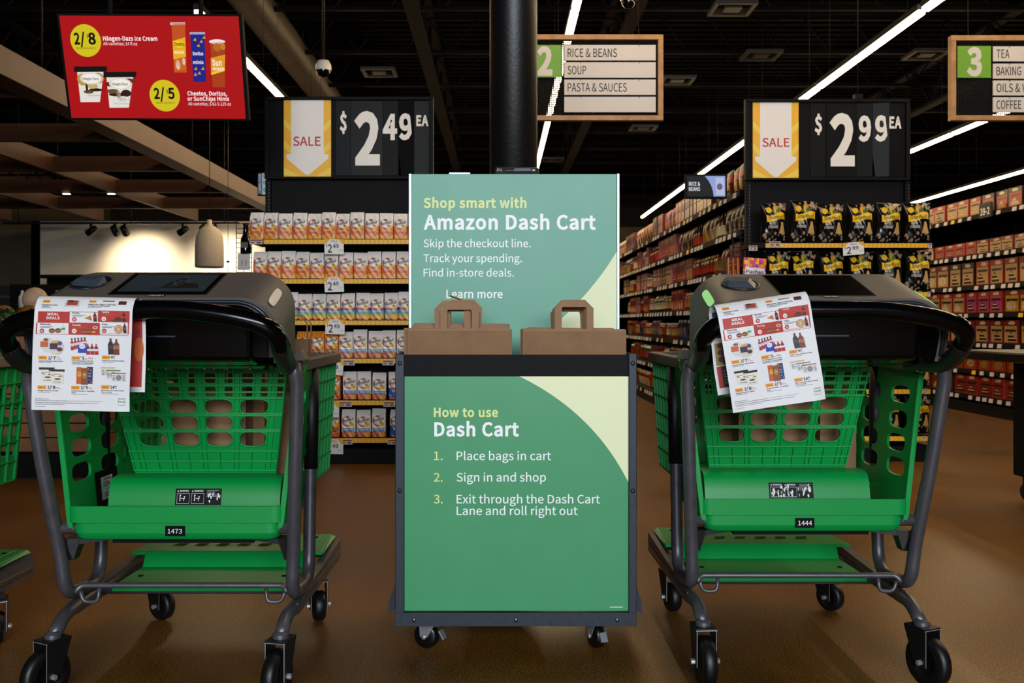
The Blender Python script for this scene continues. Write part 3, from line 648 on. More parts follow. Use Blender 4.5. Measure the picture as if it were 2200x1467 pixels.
for py, xs, wh in rowsP:
    for i, px in enumerate(xs):
        loc = (X(px, 7.2), 7.22+random.uniform(-.005, .015), Z(py, 7.13)+.027); rot = (random.uniform(-.06, .01), random.uniform(-.05, .05), random.uniform(-.2, .2))
        lab = 'black popcorn bag with yellow banner, %s from left on %s' % (nth(i+1), wh)
        if pop is None: pop = obj('popcorn_bag', mb, local=True, cat='popcorn bag', group='black popcorn bags on the right end unit'); o = pop; o.location = loc; o.rotation_euler = rot; o['label'] = lab
        else: o = inst(pop, loc, rot, lab)
        o.scale = (.93, 1, random.uniform(.93, 1.02)*(.92 if py > 800 else 1))
# ---------------------------------------------------------------- wire side racks
WIRE = mat('wire_black', '080707', .45, spec=.15, metal=.5)
def wire_rack(x0, x1, y, z0, z1, label, basket=False):
    mb = MB(); n = int((z1-z0)/.035)
    for i in range(n+1): mb.bar((x0, y, z0+(z1-z0)*i/n), (x1, y, z0+(z1-z0)*i/n), .005, .005, WIRE)
    k = int((x1-x0)/.045)
    for i in range(k+1): mb.bar((x0+(x1-x0)*i/k, y-.004, z0), (x0+(x1-x0)*i/k, y-.004, z1), .005, .005, WIRE)
    if basket:
        for z in (z1+.06, z1+.1): mb.bar((x0, y, z), (x1-.05, y, z), .006, .006, WIRE); mb.bar((x1-.05, y, z), (x1-.05+.2, y+.1, z-.06), .006, .006, WIRE)
        mb.bar((x0, y, z1), (x0, y, z1+.1), .006, .006, WIRE)
    obj('wire_side_rack', mb, loc=((x0+x1)/2, y, z0), label=label, cat='wire rack')
wire_rack(X(508, 7.25), X(541, 7.25), 7.25, .05, Z(480, 7.25), 'black wire rack fixed to the left side of the cracker shelf unit', True)
wire_rack(X(1574, 7.16), X(1608, 7.16), 7.16, .05, Z(478, 7.16), 'black wire rack fixed to the left side of the popcorn shelf unit')
mb = MB(); p = P(528, 545, 7.18); mb.lathe([(0, 0), (.036, 0), (.038, .02), (.036, .1), (.02, .14), (.017, .2), (.02, .205), (.02, .215), (0, .215)], mat('dark_bottle_glass', '05070a', .1, spec=.6), p); mb.box((p.x-.025, p.y-.039, p.z+.04), (p.x+.025, p.y-.036, p.z+.08), ink('4a4644')); mb.box((p.x-.004, p.y, p.z+.17), (p.x+.004, 7.252, p.z+.178), WIRE)
obj('dark_bottle', mb, loc=p, label='black bottle hanging on the wire rack beside the cracker bags', cat='bottle')
mb = MB(); p = P(524, 580, 7.17); mb.box((p.x-.045, p.y-.002, p.z), (p.x+.045, p.y+.002, p.z+.12), ink('c8c0b8')); 
for q in (-.014, .014): mb.bar((p.x+q, p.y-.004, p.z+.03), (p.x+q+.004, p.y-.004, p.z+.07), .008, .003, ink('1a1a1e'))
mb.box((p.x-.02, p.y-.003, p.z+.115), (p.x+.02, p.y+.003, p.z+.15), BLK); mb.box((p.x-.003, p.y, p.z+.13), (p.x+.003, 7.255, p.z+.138), WIRE)
obj('hang_card', mb, loc=p, label='pale hanging card with two dark strokes under the black bottle', cat='card')
def candy_col(u, v):
    if .34 < v < .62 and abs(u) < .86: return pm('e9dfe9')
    random.seed(int((u+2)*6)*91+int(v*9)); c = random.choice(['c2438f', '8f3a94', 'e98a1d', 'f0b51f', 'd24a6a']) if v > .5 else random.choice(['e8642a', '3d9fc4', 'f1c52c', 'd84a7a', 'e9dfe0'])
    return pm(c)
mb, fn = raster_bag(.165, .19, 26, 30, lambda u, v: .02*math.sqrt(max(0, 1-u*u))*math.sqrt(max(0, math.sin(PI*v)))+.002, candy_col, pm('8f3a94'))
mb.text(fn(.002), 'Puchao', -.8, .42, .12, ink('1c1546'), width=1.55, bold=.04)
random.seed(11)
mb.box((-.02, 0, .17), (-.012, .15, .178), WIRE)
p = P(1619, 612, 7.02); obj('candy_bag', mb, loc=p, local=True, label='bright pink and orange candy bag hung left of the popcorn bags', cat='candy bag').rotation_euler = (0, .06, .1)
for i, (px, dx) in enumerate(((1565, 0), (1575, 0), (1585, 0))):
    mb, fn = raster_bag(.1, .2, 8, 10, lambda u, v: .012*math.sqrt(max(0, 1-u*u))*math.sqrt(max(0, math.sin(PI*v)))+.002, lambda u, v: pm('c8641e') if v > .3 else pm('8a3c14'), pm('b0561a'))
    mb.box((.0, -.004, .17), (.125, .004, .178), WIRE); p = P(px, 615, 7.04+dx); obj('snack_pouch', mb, loc=p, local=True, label='orange snack pouch hung left of the candy bag, %s from left' % nth(i+1), cat='snack pouch', group='orange pouches on the side rack').rotation_euler = (0, 0, 1.35)
# ---------------------------------------------------------------- small digital shelf screens
def shelf_screen(label, Y, x0, y0, x1, y1, draw, arm):
    p, q = P(x0, y1, Y), P(x1, y0, Y); t = thing('shelf_screen', label, 'screen', ((p.x+q.x)/2, Y, p.z))
    mb = MB(); mb.box((p.x, Y, p.z), (q.x, Y+.03, q.z), BLKM); obj('housing', mb, t, bev=.003)
    mb = MB(); mb.bar((p.x+arm[0], Y+.02, p.z+.03), arm[1], .02, .02, BLK); obj('bracket', mb, t)
    mb = MB(); fn = lambda d: (lambda u, v: P(u, v, Y)-Vector((0, d, 0))); draw(mb, fn); obj('display', mb, t)
def d1(mb, f):
    mb.prect(f(.001), 1476, 378, 1558, 422, glowmat('1e1f22', .7))
    mb.ppoly(f(.002), [(1514, 378), (1558, 378), (1558, 422), (1533, 422), (1532, 412), (1528, 399), (1522, 388)], glowmat('9fb0e8', .8))
    mb.ppoly(f(.003), [(1537, 382), (1555, 382), (1557, 419), (1538, 419)], glowmat('c3ccec', .8))
    mb.pell(f(.004), 1546, 401, 6, 7, glowmat('a8443c', .7)); mb.pell(f(.005), 1546, 400, 4, 4.5, glowmat('3a7fc0', .7))
    mb.text(f(.003), 'RICE &', 1480, 399, 8, glowmat('e8ecf2', .9), width=24, bold=.02, vs=-1); mb.text(f(.003), 'BEANS', 1480, 410, 8, glowmat('e8ecf2', .9), width=24, bold=.02, vs=-1)
shelf_screen('small dark screen reading rice and beans above aisle two shelving', 8.0, 1472, 374, 1562, 427, d1, (.3, (1.866, 8.02, 2.06)))
def d2(mb, f):
    mb.prect(f(.001), 554, 372, 563, 418, glowmat('3a4258', .6)); mb.prect(f(.001), 563, 372, 630, 418, glowmat('a8c4c8', .6))
    mb.text(f(.002), 'COMING SOON', 561, 415, 5.5, glowmat('dfe6f2', .7), width=41, vs=-1, rot=PI/2)
    for y in (378, 392, 408): mb.pring(f(.002), 568, y, 2.5, 4, .6, glowmat('2e7a5a', .4), 12)
shelf_screen('narrow lit coming soon screen peeking out left of the cracker header', 7.9, 553, 370, 632, 420, d2, (.25, (-1.6, 7.92, 2.046)))
# ---------------------------------------------------------------- aisle shelving
PEG = mat('shelf_back_dark', '0d0b0a', .8, spec=.15)
def gondola(label, x0, x1, y0, y1, faces, top=2.2):
    """long double shelf; faces = list of (side, shelf heights); side -1 faces left"""
    t = thing('aisle_shelving', label, 'shelving', ((x0+x1)/2, y0, 0)); xm = (x0+x1)/2
    mb = MB(); mb.box((xm-.02, y0, .1), (xm+.02, y1, top), PEG); obj('back_panel', mb, t)
    mb = MB(); mb.box((x0, y0, 0), (x1, y1, .12), SHELFB); obj('base', mb, t)
    n = int((y1-y0)/1.22)
    for k in range(0, n+1):
        y = y0+k*1.22; mb = MB(); mb.box((xm-.05, y-.015, .1), (xm+.05, y+.015, top+.05), SHELFB); obj('upright', mb, t)
    for side, zs in faces:
        xe = x0 if side < 0 else x1
        for z in zs:
            mb = MB(); mb.box((min(xe, xm), y0, z-.03), (max(xe, xm), y1, z), SHELFB); mb.box((xe-.008, y0, z-.045), (xe+.008, y1, z+.004), SHELFB); s = obj('shelf', mb, t)
            if side < 0:
                mb = MB(); rnd = random.Random(int(z*100)); y = y0+.1
                while y < min(y1, 17):
                    if rnd.random() < .8: mb.hexa([(xe-.022, y, z-.05), (xe-.022, y+.075, z-.05), (xe-.012, y+.075, z-.05), (xe-.012, y, z-.05), (xe-.014, y, z-.008), (xe-.014, y+.075, z-.008), (xe-.008, y+.075, z-.008), (xe-.008, y, z-.008)], TAGW if rnd.random() > .05 else YEL)
                    y += rnd.choice((.14, .18, .22))
                tag(obj('shelf_tags', mb, s), kind='stuff')
    return t
ZA = [.15, .5, .82, 1.12, 1.42, 1.72, 2.03]; ZB = [.2, .48, .78, 1.10, 1.40, 1.74, 2.17]
gondola('long black aisle two shelving behind the popcorn unit, stocked along its left face', 1.88, 3.02, 7.75, 27, [(-1, ZA), (1, ZA)])
gondola('long black aisle three shelving at far right, stocked with baking boxes', 5.2, 6.3, 8.6, 27, [(-1, ZB)], 2.4)
gondola('long black shelving running back behind the cracker unit', -1.68, -.54, 7.6, 27, [(-1, ZA), (1, ZA)])
def box_art(w, h, d, base, lidc, art, accent, seed):
    """carton with a printed front, facing -y"""
    r = random.Random(seed); mb = MB(); nx, nz = 16, 20
    vs = [(-w/2+w*i/nx, -d/2, h*j/nz) for j in range(nz+1) for i in range(nx+1)]; o = len(mb.v); mb.v += vs; n = nx+1; ax = r.uniform(-.25, .25)
    logo = r.uniform(-.3, .3); band = r.uniform(.52, .62); wedge = r.random() < .7
    for j in range(nz):
        for i in range(nx):
            u, v = -1+2*(i+.5)/nx, (j+.5)/nz; c = base
            if v > .74 or abs(u) > .93: c = lidc
            if ell(u, v, logo, .87, .5, .07) < 1: c = accent
            if abs(v-band) < .045 and abs(u) < .8: c = '2a140c'
            x = (u-ax)/.6
            if wedge and .1 < v < .1+.4*(1-abs(x+.25)*.7) and abs(x) < 1: c = art if (v-.1) % .16 < .11 else 'd6b98a'
            elif not wedge and (ell(u, v, ax, .3, .62, .2) < 1): c = art if r.random() < .8 else base
            if v < .06: c = lidc
            mb.f.append((o+j*n+i, o+j*n+i+1, o+(j+1)*n+i+1, o+(j+1)*n+i)); mb.m.append(mb.mi(pm(c))); mb.sm.append(False)
    m = pm(lidc); a, b, e = w/2, d/2, h
    for q in ([(a, -b, 0), (a, b, 0), (a, b, e), (a, -b, e)], [(-a, b, 0), (-a, -b, 0), (-a, -b, e), (-a, b, e)], [(a, b, 0), (-a, b, 0), (-a, b, e), (a, b, e)], [(-a, -b, e), (a, -b, e), (a, b, e), (-a, b, e)], [(-a, b, 0), (a, b, 0), (a, -b, 0), (-a, -b, 0)]): mb.poly(q, m)
    return mb
def jar(r, h, body, lidc, label):
    mb = MB(); mb.lathe([(0, 0), (r*.92, 0), (r, .01), (r, h*.74), (r*.75, h*.84)], pm(body, .2), seg=14); mb.lathe([(r*.78, h*.84), (r*.8, h*.98), (0, h)], pm(lidc, .35), seg=14)
    mb.lathe([(r*1.012, h*.2), (r*1.012, h*.62)], pm(label), seg=14); return mb
def bottle(r, h, body, lidc, label):
    mb = MB(); mb.lathe([(0, 0), (r, 0), (r, h*.55), (r*.8, h*.68), (r*.34, h*.8), (r*.32, h*.92)], pm(body, .2), seg=12); mb.lathe([(r*.38, h*.9), (r*.38, h), (0, h)], pm(lidc, .35), seg=12)
    mb.lathe([(r*1.012, h*.15), (r*1.012, h*.5)], pm(label), seg=12); return mb
def pouch(w, h, c1, c2, c3):
    f = lambda u, v: pm(c3, .3) if ell(u, v, .1, .35, .5, .2) < 1 else pm(c2, .3) if .55 < v < .78 else pm(c1, .3)
    mb, fn = raster_bag(w, h, 10, 14, lambda u, v: .035*max(0, 1-u*u)**.6*max(0, math.sin(PI*v))**.5+.003, f, pm(c1, .3)); return mb
KM = {}
CN = {'a8301a': 'red', 'b8935c': 'cream', 'c08a1c': 'yellow', '3f7a35': 'green', '98441a': 'orange', 'd0bf9e': 'white', '3a1b10': 'brown', '7a4a94': 'purple', '2f5f9e': 'blue', 'b03a70': 'pink', '8c2a1c': 'dark red', 'a06c34': 'tan'}
def product(kind, c, s, dims):
    k = (kind, c, s, dims)
    if k not in KM:
        r = random.Random(sum(map(ord, c)) % 97+s); w, h = dims; acc = ['7a2016', 'a02a18', '3a1b10', 'a02a18'][s % 4]; art = ['b8935c', '3a1b10', 'c08a1c', 'd0bf9e', 'a06c34'][s % 5]
        if art == c: art = '3a1b10'
        mb = box_art(w, h, min(.12, w*.7), c, acc, art, 'd0bf9e', s) if kind == 'carton' else jar(w/2, h, ['8c2a1c', '98441a', '3a1b10'][s % 3], ['d0bf9e', '14100c', 'c08a1c'][s % 3], c) if kind == 'jar' else bottle(w/2, h, ['3a1b10', '98441a', '3f5a2a'][s % 3], acc, c) if kind == 'bottle' else pouch(w, h, c, acc, art)
        KM[k] = mb.mesh(kind)
    return KM[k]
NAMES = {'carton': ('food_carton', 'food carton'), 'jar': ('food_jar', 'jar'), 'bottle': ('sauce_bottle', 'bottle'), 'pouch': ('food_pouch', 'food pouch')}
def stock(xe, zs, y0, yend, plan, shelfname, rot=-PI/2, group='', seed=3, step=1.0, skip=None):
    r = random.Random(seed)
    for si, z in enumerate(zs):
        y1 = yend[si] if isinstance(yend, list) else yend; y = y0+.08; i = 0; room = (zs[si+1]-z-.06) if si+1 < len(zs) else .3
        while y < y1:
            kind, cols, dims = r.choice(plan[min(si, len(plan)-1)]); c = r.choice(cols); s = r.randint(0, 11); cnt = r.randint(2, 5); hh = min(dims[1], room)*r.uniform(.9, 1)
            dims = (dims[0], round(min(dims[1], room-.01), 3))
            for _ in range(cnt):
                if y > y1: break
                i += 1; me = product(kind, c, s, dims); o = bpy.data.objects.new(NAMES[kind][0], me); C.objects.link(o)
                dp = .07 if kind != 'carton' else min(.12, dims[0]*.7)/2+.01
                o.location = (xe+.025+dp+r.uniform(0, .015), y+dims[0]/2, z+.0015); o.rotation_euler = (0, 0, rot+r.uniform(-.05, .05))
                o['label'] = '%s %s, %s item back along the %s shelf up of %s' % (CN[c], NAMES[kind][1], nth(i), nth(si+1), shelfname); o['category'] = {'carton': 'carton', 'jar': 'jar', 'bottle': 'bottle', 'pouch': 'pouch'}[kind]; o['group'] = '%ss on %s' % (NAMES[kind][1], shelfname)
                y += dims[0]*1.08
            y += .02
warm = ['a8301a', 'b8935c', '98441a', 'd0bf9e', '8c2a1c', 'c08a1c', 'a06c34']; mix = warm+['3f7a35', '7a4a94', '2f5f9e', 'b03a70']
planA = [[('pouch', ['b8935c', 'd0bf9e', 'a8301a', 'c08a1c'], (.2, .2))], [('pouch', mix, (.15, .24)), ('bottle', ['b03a70', '7a4a94', '3f7a35', 'a8301a', 'd0bf9e'], (.11, .27))], [('jar', ['d0bf9e', 'a8301a', 'b8935c'], (.1, .17)), ('pouch', ['a8301a', '2f5f9e', 'b8935c'], (.15, .22))], [('jar', warm, (.1, .18)), ('bottle', ['a8301a', 'c08a1c', '3f7a35', 'd0bf9e'], (.09, .24)), ('carton', ['a8301a', 'd0bf9e', 'b8935c'], (.13, .23))],
         [('jar', warm, (.1, .19)), ('pouch', ['98441a', 'a8301a', 'c08a1c', 'b8935c'], (.14, .22)), ('carton', ['a8301a', 'b8935c', 'd0bf9e'], (.12, .22))], [('pouch', ['b8935c', 'd0bf9e', 'a06c34'], (.15, .25)), ('carton', ['a8301a', '98441a', 'b8935c'], (.13, .24)), ('bottle', warm, (.1, .25))], [('carton', ['a8301a', 'd0bf9e', 'b8935c', '3a1b10'], (.15, .25)), ('pouch', ['d0bf9e', 'b03a70', 'a06c34', '3a1b10'], (.2, .25))]]
stock(1.88, ZA, 7.85, [14.5, 14.5, 15, 15, 15.4, 17, 17.5], planA, 'aisle two shelving', seed=5)
cake = ['b8935c', 'c08a1c', 'b8935c', 'a06c34', 'a8301a']
planB = [[('carton', ['7a4a94', '8c2a1c', '3f7a35', 'a8301a', '3a1b10'], (.27, .22))], [('carton', ['b8935c', 'a06c34', '98441a'], (.27, .22))], [('carton', ['b8935c', 'c08a1c', '3a1b10', 'd0bf9e', 'a06c34'], (.28, .24))], [('carton', cake, (.28, .25)), ('carton', ['b03a70', 'b8935c'], (.26, .24))], [('carton', cake, (.28, .26))], [('carton', ['b03a70', 'a8301a', 'd0bf9e', 'b8935c'], (.24, .15))], [('carton', ['b8935c', 'a06c34', '98441a', 'a8301a'], (.26, .2))]]
stock(5.2, ZB, 8.75, 13.4, planB, 'aisle three shelving', seed=9)
mb = MB(); p = P(2085, 457, 10.55); mb.box((5.15, p.y-.13, p.z-.05), (5.17, p.y+.13, p.z+.1), BLK); mb.text(lambda u, v: (5.148, p.y-u, p.z+v), '39-2', -.1, -.02, .07, WHITE, width=.2, bold=.03)
obj('bay_number_plate', mb, loc=(5.16, p.y, p.z), label='small black bay number plate on the top shelf of aisle three', cat='plate')
# ---------------------------------------------------------------- produce area seen past the left carts
PW = mat('produce_bin_wood', '7a512e', .6, var=.25, scale=8)
t = thing('produce_bin', 'slatted wooden produce bin at far left behind the carts', 'produce bin', (-3.4, 6.6, 0))
for i in range(8):
    mb = MB(); z = .18+i*.092; mb.box((-4.5, 6.3, z), (-2.55, 6.33, z+.085), PW); mb.box((-2.58, 6.33, z), (-2.55, 7.6, z+.085), PW); obj('slat', mb, t, bev=.003)
mb = MB(); mb.box((-4.5, 6.34, .8), (-2.6, 7.6, .84), BLKM); obj('tray', mb, t)
mb = MB(); mb.box((-4.4, 6.4, 0), (-2.65, 7.5, .17), BLKM); obj('plinth', mb, t)
LEAF = [mat('lettuce_%d' % i, h, .6, var=.4, scale=30) for i, h in enumerate(('28481a', '3d621f', '1c3312'))]
heads = []
for k in range(3):
    mb = MB(); r = random.Random(k)
    mb.sphere((0, 0, .06), .07, LEAF[k], 16, 10, (1, 1, .85), .12, r)
    for q in range(14):
        a = q*2.4; rr = .05+.02*(q % 3); c = Vector((math.cos(a)*rr, math.sin(a)*rr, .05+.05*r.random())); d = Vector((math.cos(a), math.sin(a), .9)).normalized(); w = Vector((-math.sin(a), math.cos(a), 0))
        rows = [[c+d*(.03*i)+w*(.045*math.sin(PI*(i+.6)/4.4))*s+Vector((0, 0, r.uniform(-.008, .008))) for s in (-1, -.5, 0, .5, 1)] for i in range(4)]; mb.sheet(rows, LEAF[(k+q) % 3])
    heads.append(mb.mesh('lettuce'))
n = 0
for row in range(3):
    for i in range(4):
        o = bpy.data.objects.new('lettuce', heads[(i+row) % 3]); C.objects.link(o); n += 1
        o.location = (-3.62+i*.3+random.uniform(-.01, .01), 6.52+row*.34, .85+row*.04); o.rotation_euler = (0, 0, i*1.7+row); o.scale = (.85, .85, 1.1)
        o['label'] = 'leafy green head in the wooden produce bin, %s from left in the %s row' % (nth(i+1), ('front', 'middle', 'back')[row]); o['category'] = 'lettuce'; o['group'] = 'leafy heads in the produce bin'
for row in (1, 2):
    mb = MB(); mb.box((-4.45, 6.52+row*.34-.16, .84), (-2.65, min(7.58, 6.52+row*.34+.17), .845+row*.04), BLKM); obj('riser', mb, t)
MEL = mat('melon_tan', 'c2a184', .6, var=.15, scale=60)
for i, (px, py) in enumerate(((75, 643), (6, 690), (64, 690))):
    Y = 8.63 if i == 0 else 8.22; p = P(px, py, Y); p.z = 1.197 if i == 0 else 1.037; mb = MB(); mb.sphere((0, 0, .1), .105, MEL if i == 0 else mat('fruit_orange', '8a5218', .5, var=.2), 18, 12)
    obj('melon', mb, loc=(p.x, Y, p.z-.1), local=True, label='round %s on the dark stand behind the left flyer' % ('pale tan melon' if i == 0 else 'orange fruit, %s one' % ('left' if i == 1 else 'right')), cat='fruit')
mb = MB(); mb.box((-5.2, 8.0, 0), (-3.0, 8.8, .93), BLKM); mb.box((-5.2, 8.5, .93), (-3.6, 8.8, 1.09), BLKM); obj('produce_stand', mb, loc=(-4, 8.4, 0), label='low black produce stand behind the slatted wooden bin', cat='stand')
# dark refrigerated case along the wall
t = thing('produce_case', 'dark refrigerated produce case in front of the white wall', 'display case', (-7.5, 20.5, 0))
mb = MB(); mb.box((-9.9, 20.2, 0), (-5.2, 21.4, .9), BLKM); obj('base', mb, t); mb = MB(); mb.box((-9.4, 20.7, .9), (-5.2, 21.5, 1.95), BLKM); mb.box((-9.4, 20.3, 1.9), (-7.7, 21.5, 1.97), SHELFB); obj('cabinet', mb, t)
t = thing('dark_cabinet', 'dark cabinet with pale counter strip at far left edge', 'cabinet', (-9.6, 15.5, 0))
mb = MB(); mb.box((-12, 15, 0), (-7.0, 15.6, 1.55), mat('cabinet_dark', '12110f', .6)); obj('body', mb, t); mb = MB(); mb.box((-12, 14.98, 1.36), (-7.35, 15.0, 1.4), ink('3b362c')); obj('edge_strip', mb, t)
for i, x in enumerate((-6.8, -6.55, -6.3, -6.1)):
    mb = MB(); c = ('d8d8d0', '9fc0b0', 'd8d4c0', 'b8c8d0')[i]; mb.lathe([(0, 0), (.05, 0), (.05, .16), (.02, .2), (.02, .25), (0, .25)], pm(c, .3), (x, 14.2, 1.203)); obj('juice_bottle', mb, loc=(x, 14.2, 1.203), label='pale bottle on the dark rack behind the left cart, %s from left' % nth(i+1), cat='bottle', group='pale bottles at left')
mb = MB(); mb.box((-7.1, 14.0, 0), (-5.4, 14.5, 1.2), BLKM); mb.box((-7.1, 14.45, 1.2), (-5.4, 14.5, 1.55), BLKM); obj('bottle_rack', mb, loc=(-6.3, 14.2, 0), label='low black rack holding pale bottles behind the left cart', cat='rack')
# black counter at the right edge
t = thing('wheeled_counter', 'black wheeled counter with rounded top at the right edge', 'counter', (3.17, 5.3, 0))
mb = MB(); pts = [(2.69, 5.0), (2.655, 5.04), (2.64, 5.3), (2.65, 5.66), (2.68, 5.7), (3.8, 5.7), (3.8, 5.0)]; 
for z0, z1 in ((.79, .845),): mb.add([(x, y, z0) for x, y in pts]+[(x, y, z1) for x, y in pts], [tuple(range(7))[::-1], tuple(range(7, 14))]+[(i, (i+1) % 7, 7+(i+1) % 7, 7+i) for i in range(7)], mat('counter_top_dark', '15120f', .35))
obj('counter_top', mb, t, bev=.012); mb = MB(); mb.box((2.9, 5.08, .14), (3.7, 5.62, .79), BLKM); obj('cabinet', mb, t, bev=.008)
for x, y in ((2.96, 5.14), (2.96, 5.56), (3.6, 5.14), (3.6, 5.56)):
    mb = MB(); mb.lathe([(0, -.015), (.05, -.015), (.05, .015), (0, .015)], RUB, (x, y, .051), (1, .3, 0)); mb.box((x-.025, y-.02, .06), (x+.025, y+.02, .145), BLK); obj('caster', mb, t)
# ---------------------------------------------------------------- signed bag stand
YF, YB = 2.98, 3.40
SGN = mat('sign_green', '3c9863', .45, spec=.5, var=.03, scale=9); SGL = mat('sign_light_green', '62a88c', .45, spec=.5, var=.04, scale=7)
SGY = mat('sign_pale_yellow', 'f0f4c4', .45, spec=.5); SLIM = mat('lettering_yellow_green', 'e9ef98', .45); SW = mat('lettering_white', 'ffffff', .45)
ANG = mat('angle_iron_blue_black', '262d38', .5, metal=.25, var=.2, scale=60)
st = thing('bag_stand', 'wheeled black stand with two green instruction signs between the carts', 'sign stand', ((1108-1072)/F*YF, 3.2, 0))
fF = lambda d: (lambda u, v: P(u, v, YF)-Vector((0, d, 0)))
fB = lambda d: (lambda u, v: P(u, v, YB)-Vector((0, d, 0)))
def slab(px0, py0, px1, py1, Y, y0, y1, m, mb=None):
    mb = mb or MB(); p, q = P(px0, py1, Y), P(px1, py0, Y); mb.box((p.x, Y+y0, p.z), (q.x, Y+y1, q.z), m); return mb
for a, b in ((850, 869), (1350, 1367)):
    mb = slab(a, 760, b, 1342, YF, -.012, 0, ANG); s = 1 if a > 1000 else -1; e = X(b if s > 0 else a, YF)
    mb.box((min(e, e-s*.004), YF, Z(1342, YF)), (max(e, e-s*.004), YF+.03, Z(760, YF)), ANG)
    for py in (780, 1053):
        q = P((a+b)/2, py, YF); mb.lathe([(.0, .015), (.006, .015), (.007, .012)], BLK, q, (0, -1, 0), 12)
    obj('front_post', mb, st, bev=.002)
for a in (868, 1332):
    mb = MB(); x = X(a, YB+.05); mb.box((x-.012, YB+.02, .1), (x+.012, YB+.045, .9), BLK); obj('rear_post', mb, st)
mb = slab(869, 762, 1350, 808, YF, -.004, .012, mat('stand_black_band', '06070a', .6, spec=.15, var=.2)); obj('top_band', mb, st)
mb = slab(850, 1314, 1366, 1342, YF, -.016, .02, ANG)
for px in (890, 1108, 1325): q = P(px, 1329, YF); mb.lathe([(.0, .02), (.006, .019), (.0065, .016)], mat('screw_head', '4a4f58', .35, metal=.8), q, (0, -1, 0), 12); mb.box((q.x-.004, q.y-.0205, q.z-.001), (q.x+.004, q.y-.0195, q.z+.001), BLKM)
obj('bottom_rail', mb, st, bev=.002)
# front instruction panel
mb = slab(869, 808, 1350, 1312, YF, 0, .006, SGN)
def arc(p0, p1, p2, n=18):
    a, b, c = Vector(p0), Vector(p1), Vector(p2); return [tuple(a*(1-t)**2+b*2*t*(1-t)+c*t*t) for t in [i/n for i in range(n+1)]]
mb.ppoly(fF(.0006), [(1350, 808)]+arc((1115, 808), (1275, 885), (1350, 1036)), SGY)
tx = lambda s, x, y, h, w, m, b: mb.text(fF(.0012), s, x, y, h, m, width=w, bold=b, vs=-1)
tx('How to use', 932, 895, 18.5, 138, SLIM, .035); tx('Dash Cart', 933, 936, 28, 182, SW, .035)
for n_, y, s, w in (('1.', 988, 'Place bags in cart', 203), ('2.', 1034, 'Sign in and shop', 192), ('3.', 1081, 'Exit through the Dash Cart', 308), ('', 1106, 'Lane and roll right out', 260)):
    if n_: tx(n_, 932, y, 18, 19, SLIM, .01)
    tx(s, 981, y, 18, w, SW, .008)
mb.prect(fF(.0012), 1310, 1303, 1338, 1304.5, SW)
obj('front_sign', mb, st)
# rear sign
mb = slab(884, 374, 1325, 770, YB, 0, .01, SGL)
mb.ppoly(fB(.0006), [(1325, 538)]+arc((1325, 540), (1290, 600), (1232, 660))+arc((1232, 660), (1190, 702), (1136, 742))[1:]+[(1136, 768), (1325, 768)], SGY)
tx = lambda s, x, y, h, w, m, b: mb.text(fB(.0012), s, x, y, h, m, width=w, bold=b, vs=-1)
tx('Shop smart with', 910, 446, 20, 221, SLIM, .035); tx('Amazon Dash Cart', 910, 492, 29, 370, SW, .035)
tx('Skip the checkout line.', 910, 531, 16.5, 230, SW, .008); tx('Track your spending.', 910, 563, 16.5, 211, SW, .008); tx('Find in-store deals.', 910, 594, 16.5, 194, SW, .008); tx('Learn more', 959, 640, 17, 121, SW, .022)
obj('rear_sign', mb, st)
ALU = mat('brushed_aluminium', '98a4b2', .42, metal=1)
for a, b in ((878, 885), (1325, 1331)): obj('edge_channel', slab(a, 373, b, 770, YB, -.006, .016, ALU), st, bev=.0015)
obj('top_clip', slab(965, 371, 1010, 374.5, YB, -.004, .012, ALU), st)
# bag bin and base
xl, xr = X(852, YF), X(1365, YF)
mb = MB(); mb.box((xl+.01, YF+.03, .58), (xr-.01, YB+.01, .6), BLKM); obj('bin_floor', mb, st)
for x in (xl+.002, xr-.01):
    mb = MB(); mb.box((x, YF+.03, .12), (x+.008, YB+.02, .905), BLKM); obj('side_panel', mb, st)
mb = MB(); mb.box((xl, YF+.02, .1), (xr, YB+.06, .125), BLKM); obj('base_board', mb, st)
for s, x in ((-1, xl), (1, xr)):
    mb = MB(); e = .036
    mb.add([(x+s*.002, YF+.12, .22), (x+s*e, YF+.12, .135), (x+s*e, YF+.12, .09), (x+s*.002, YF+.12, .12), (x+s*.002, YF+.16, .22), (x+s*e, YF+.16, .135), (x+s*e, YF+.16, .09), (x+s*.002, YF+.16, .12)], [(0, 1, 2, 3), (4, 7, 6, 5), (0, 4, 5, 1), (1, 5, 6, 2), (2, 6, 7, 3), (3, 7, 4, 0)], ANG)
    obj('side_bracket', mb, st)
CW = mat('caster_wheel_black', '0a0a0c', .3, var=.2)
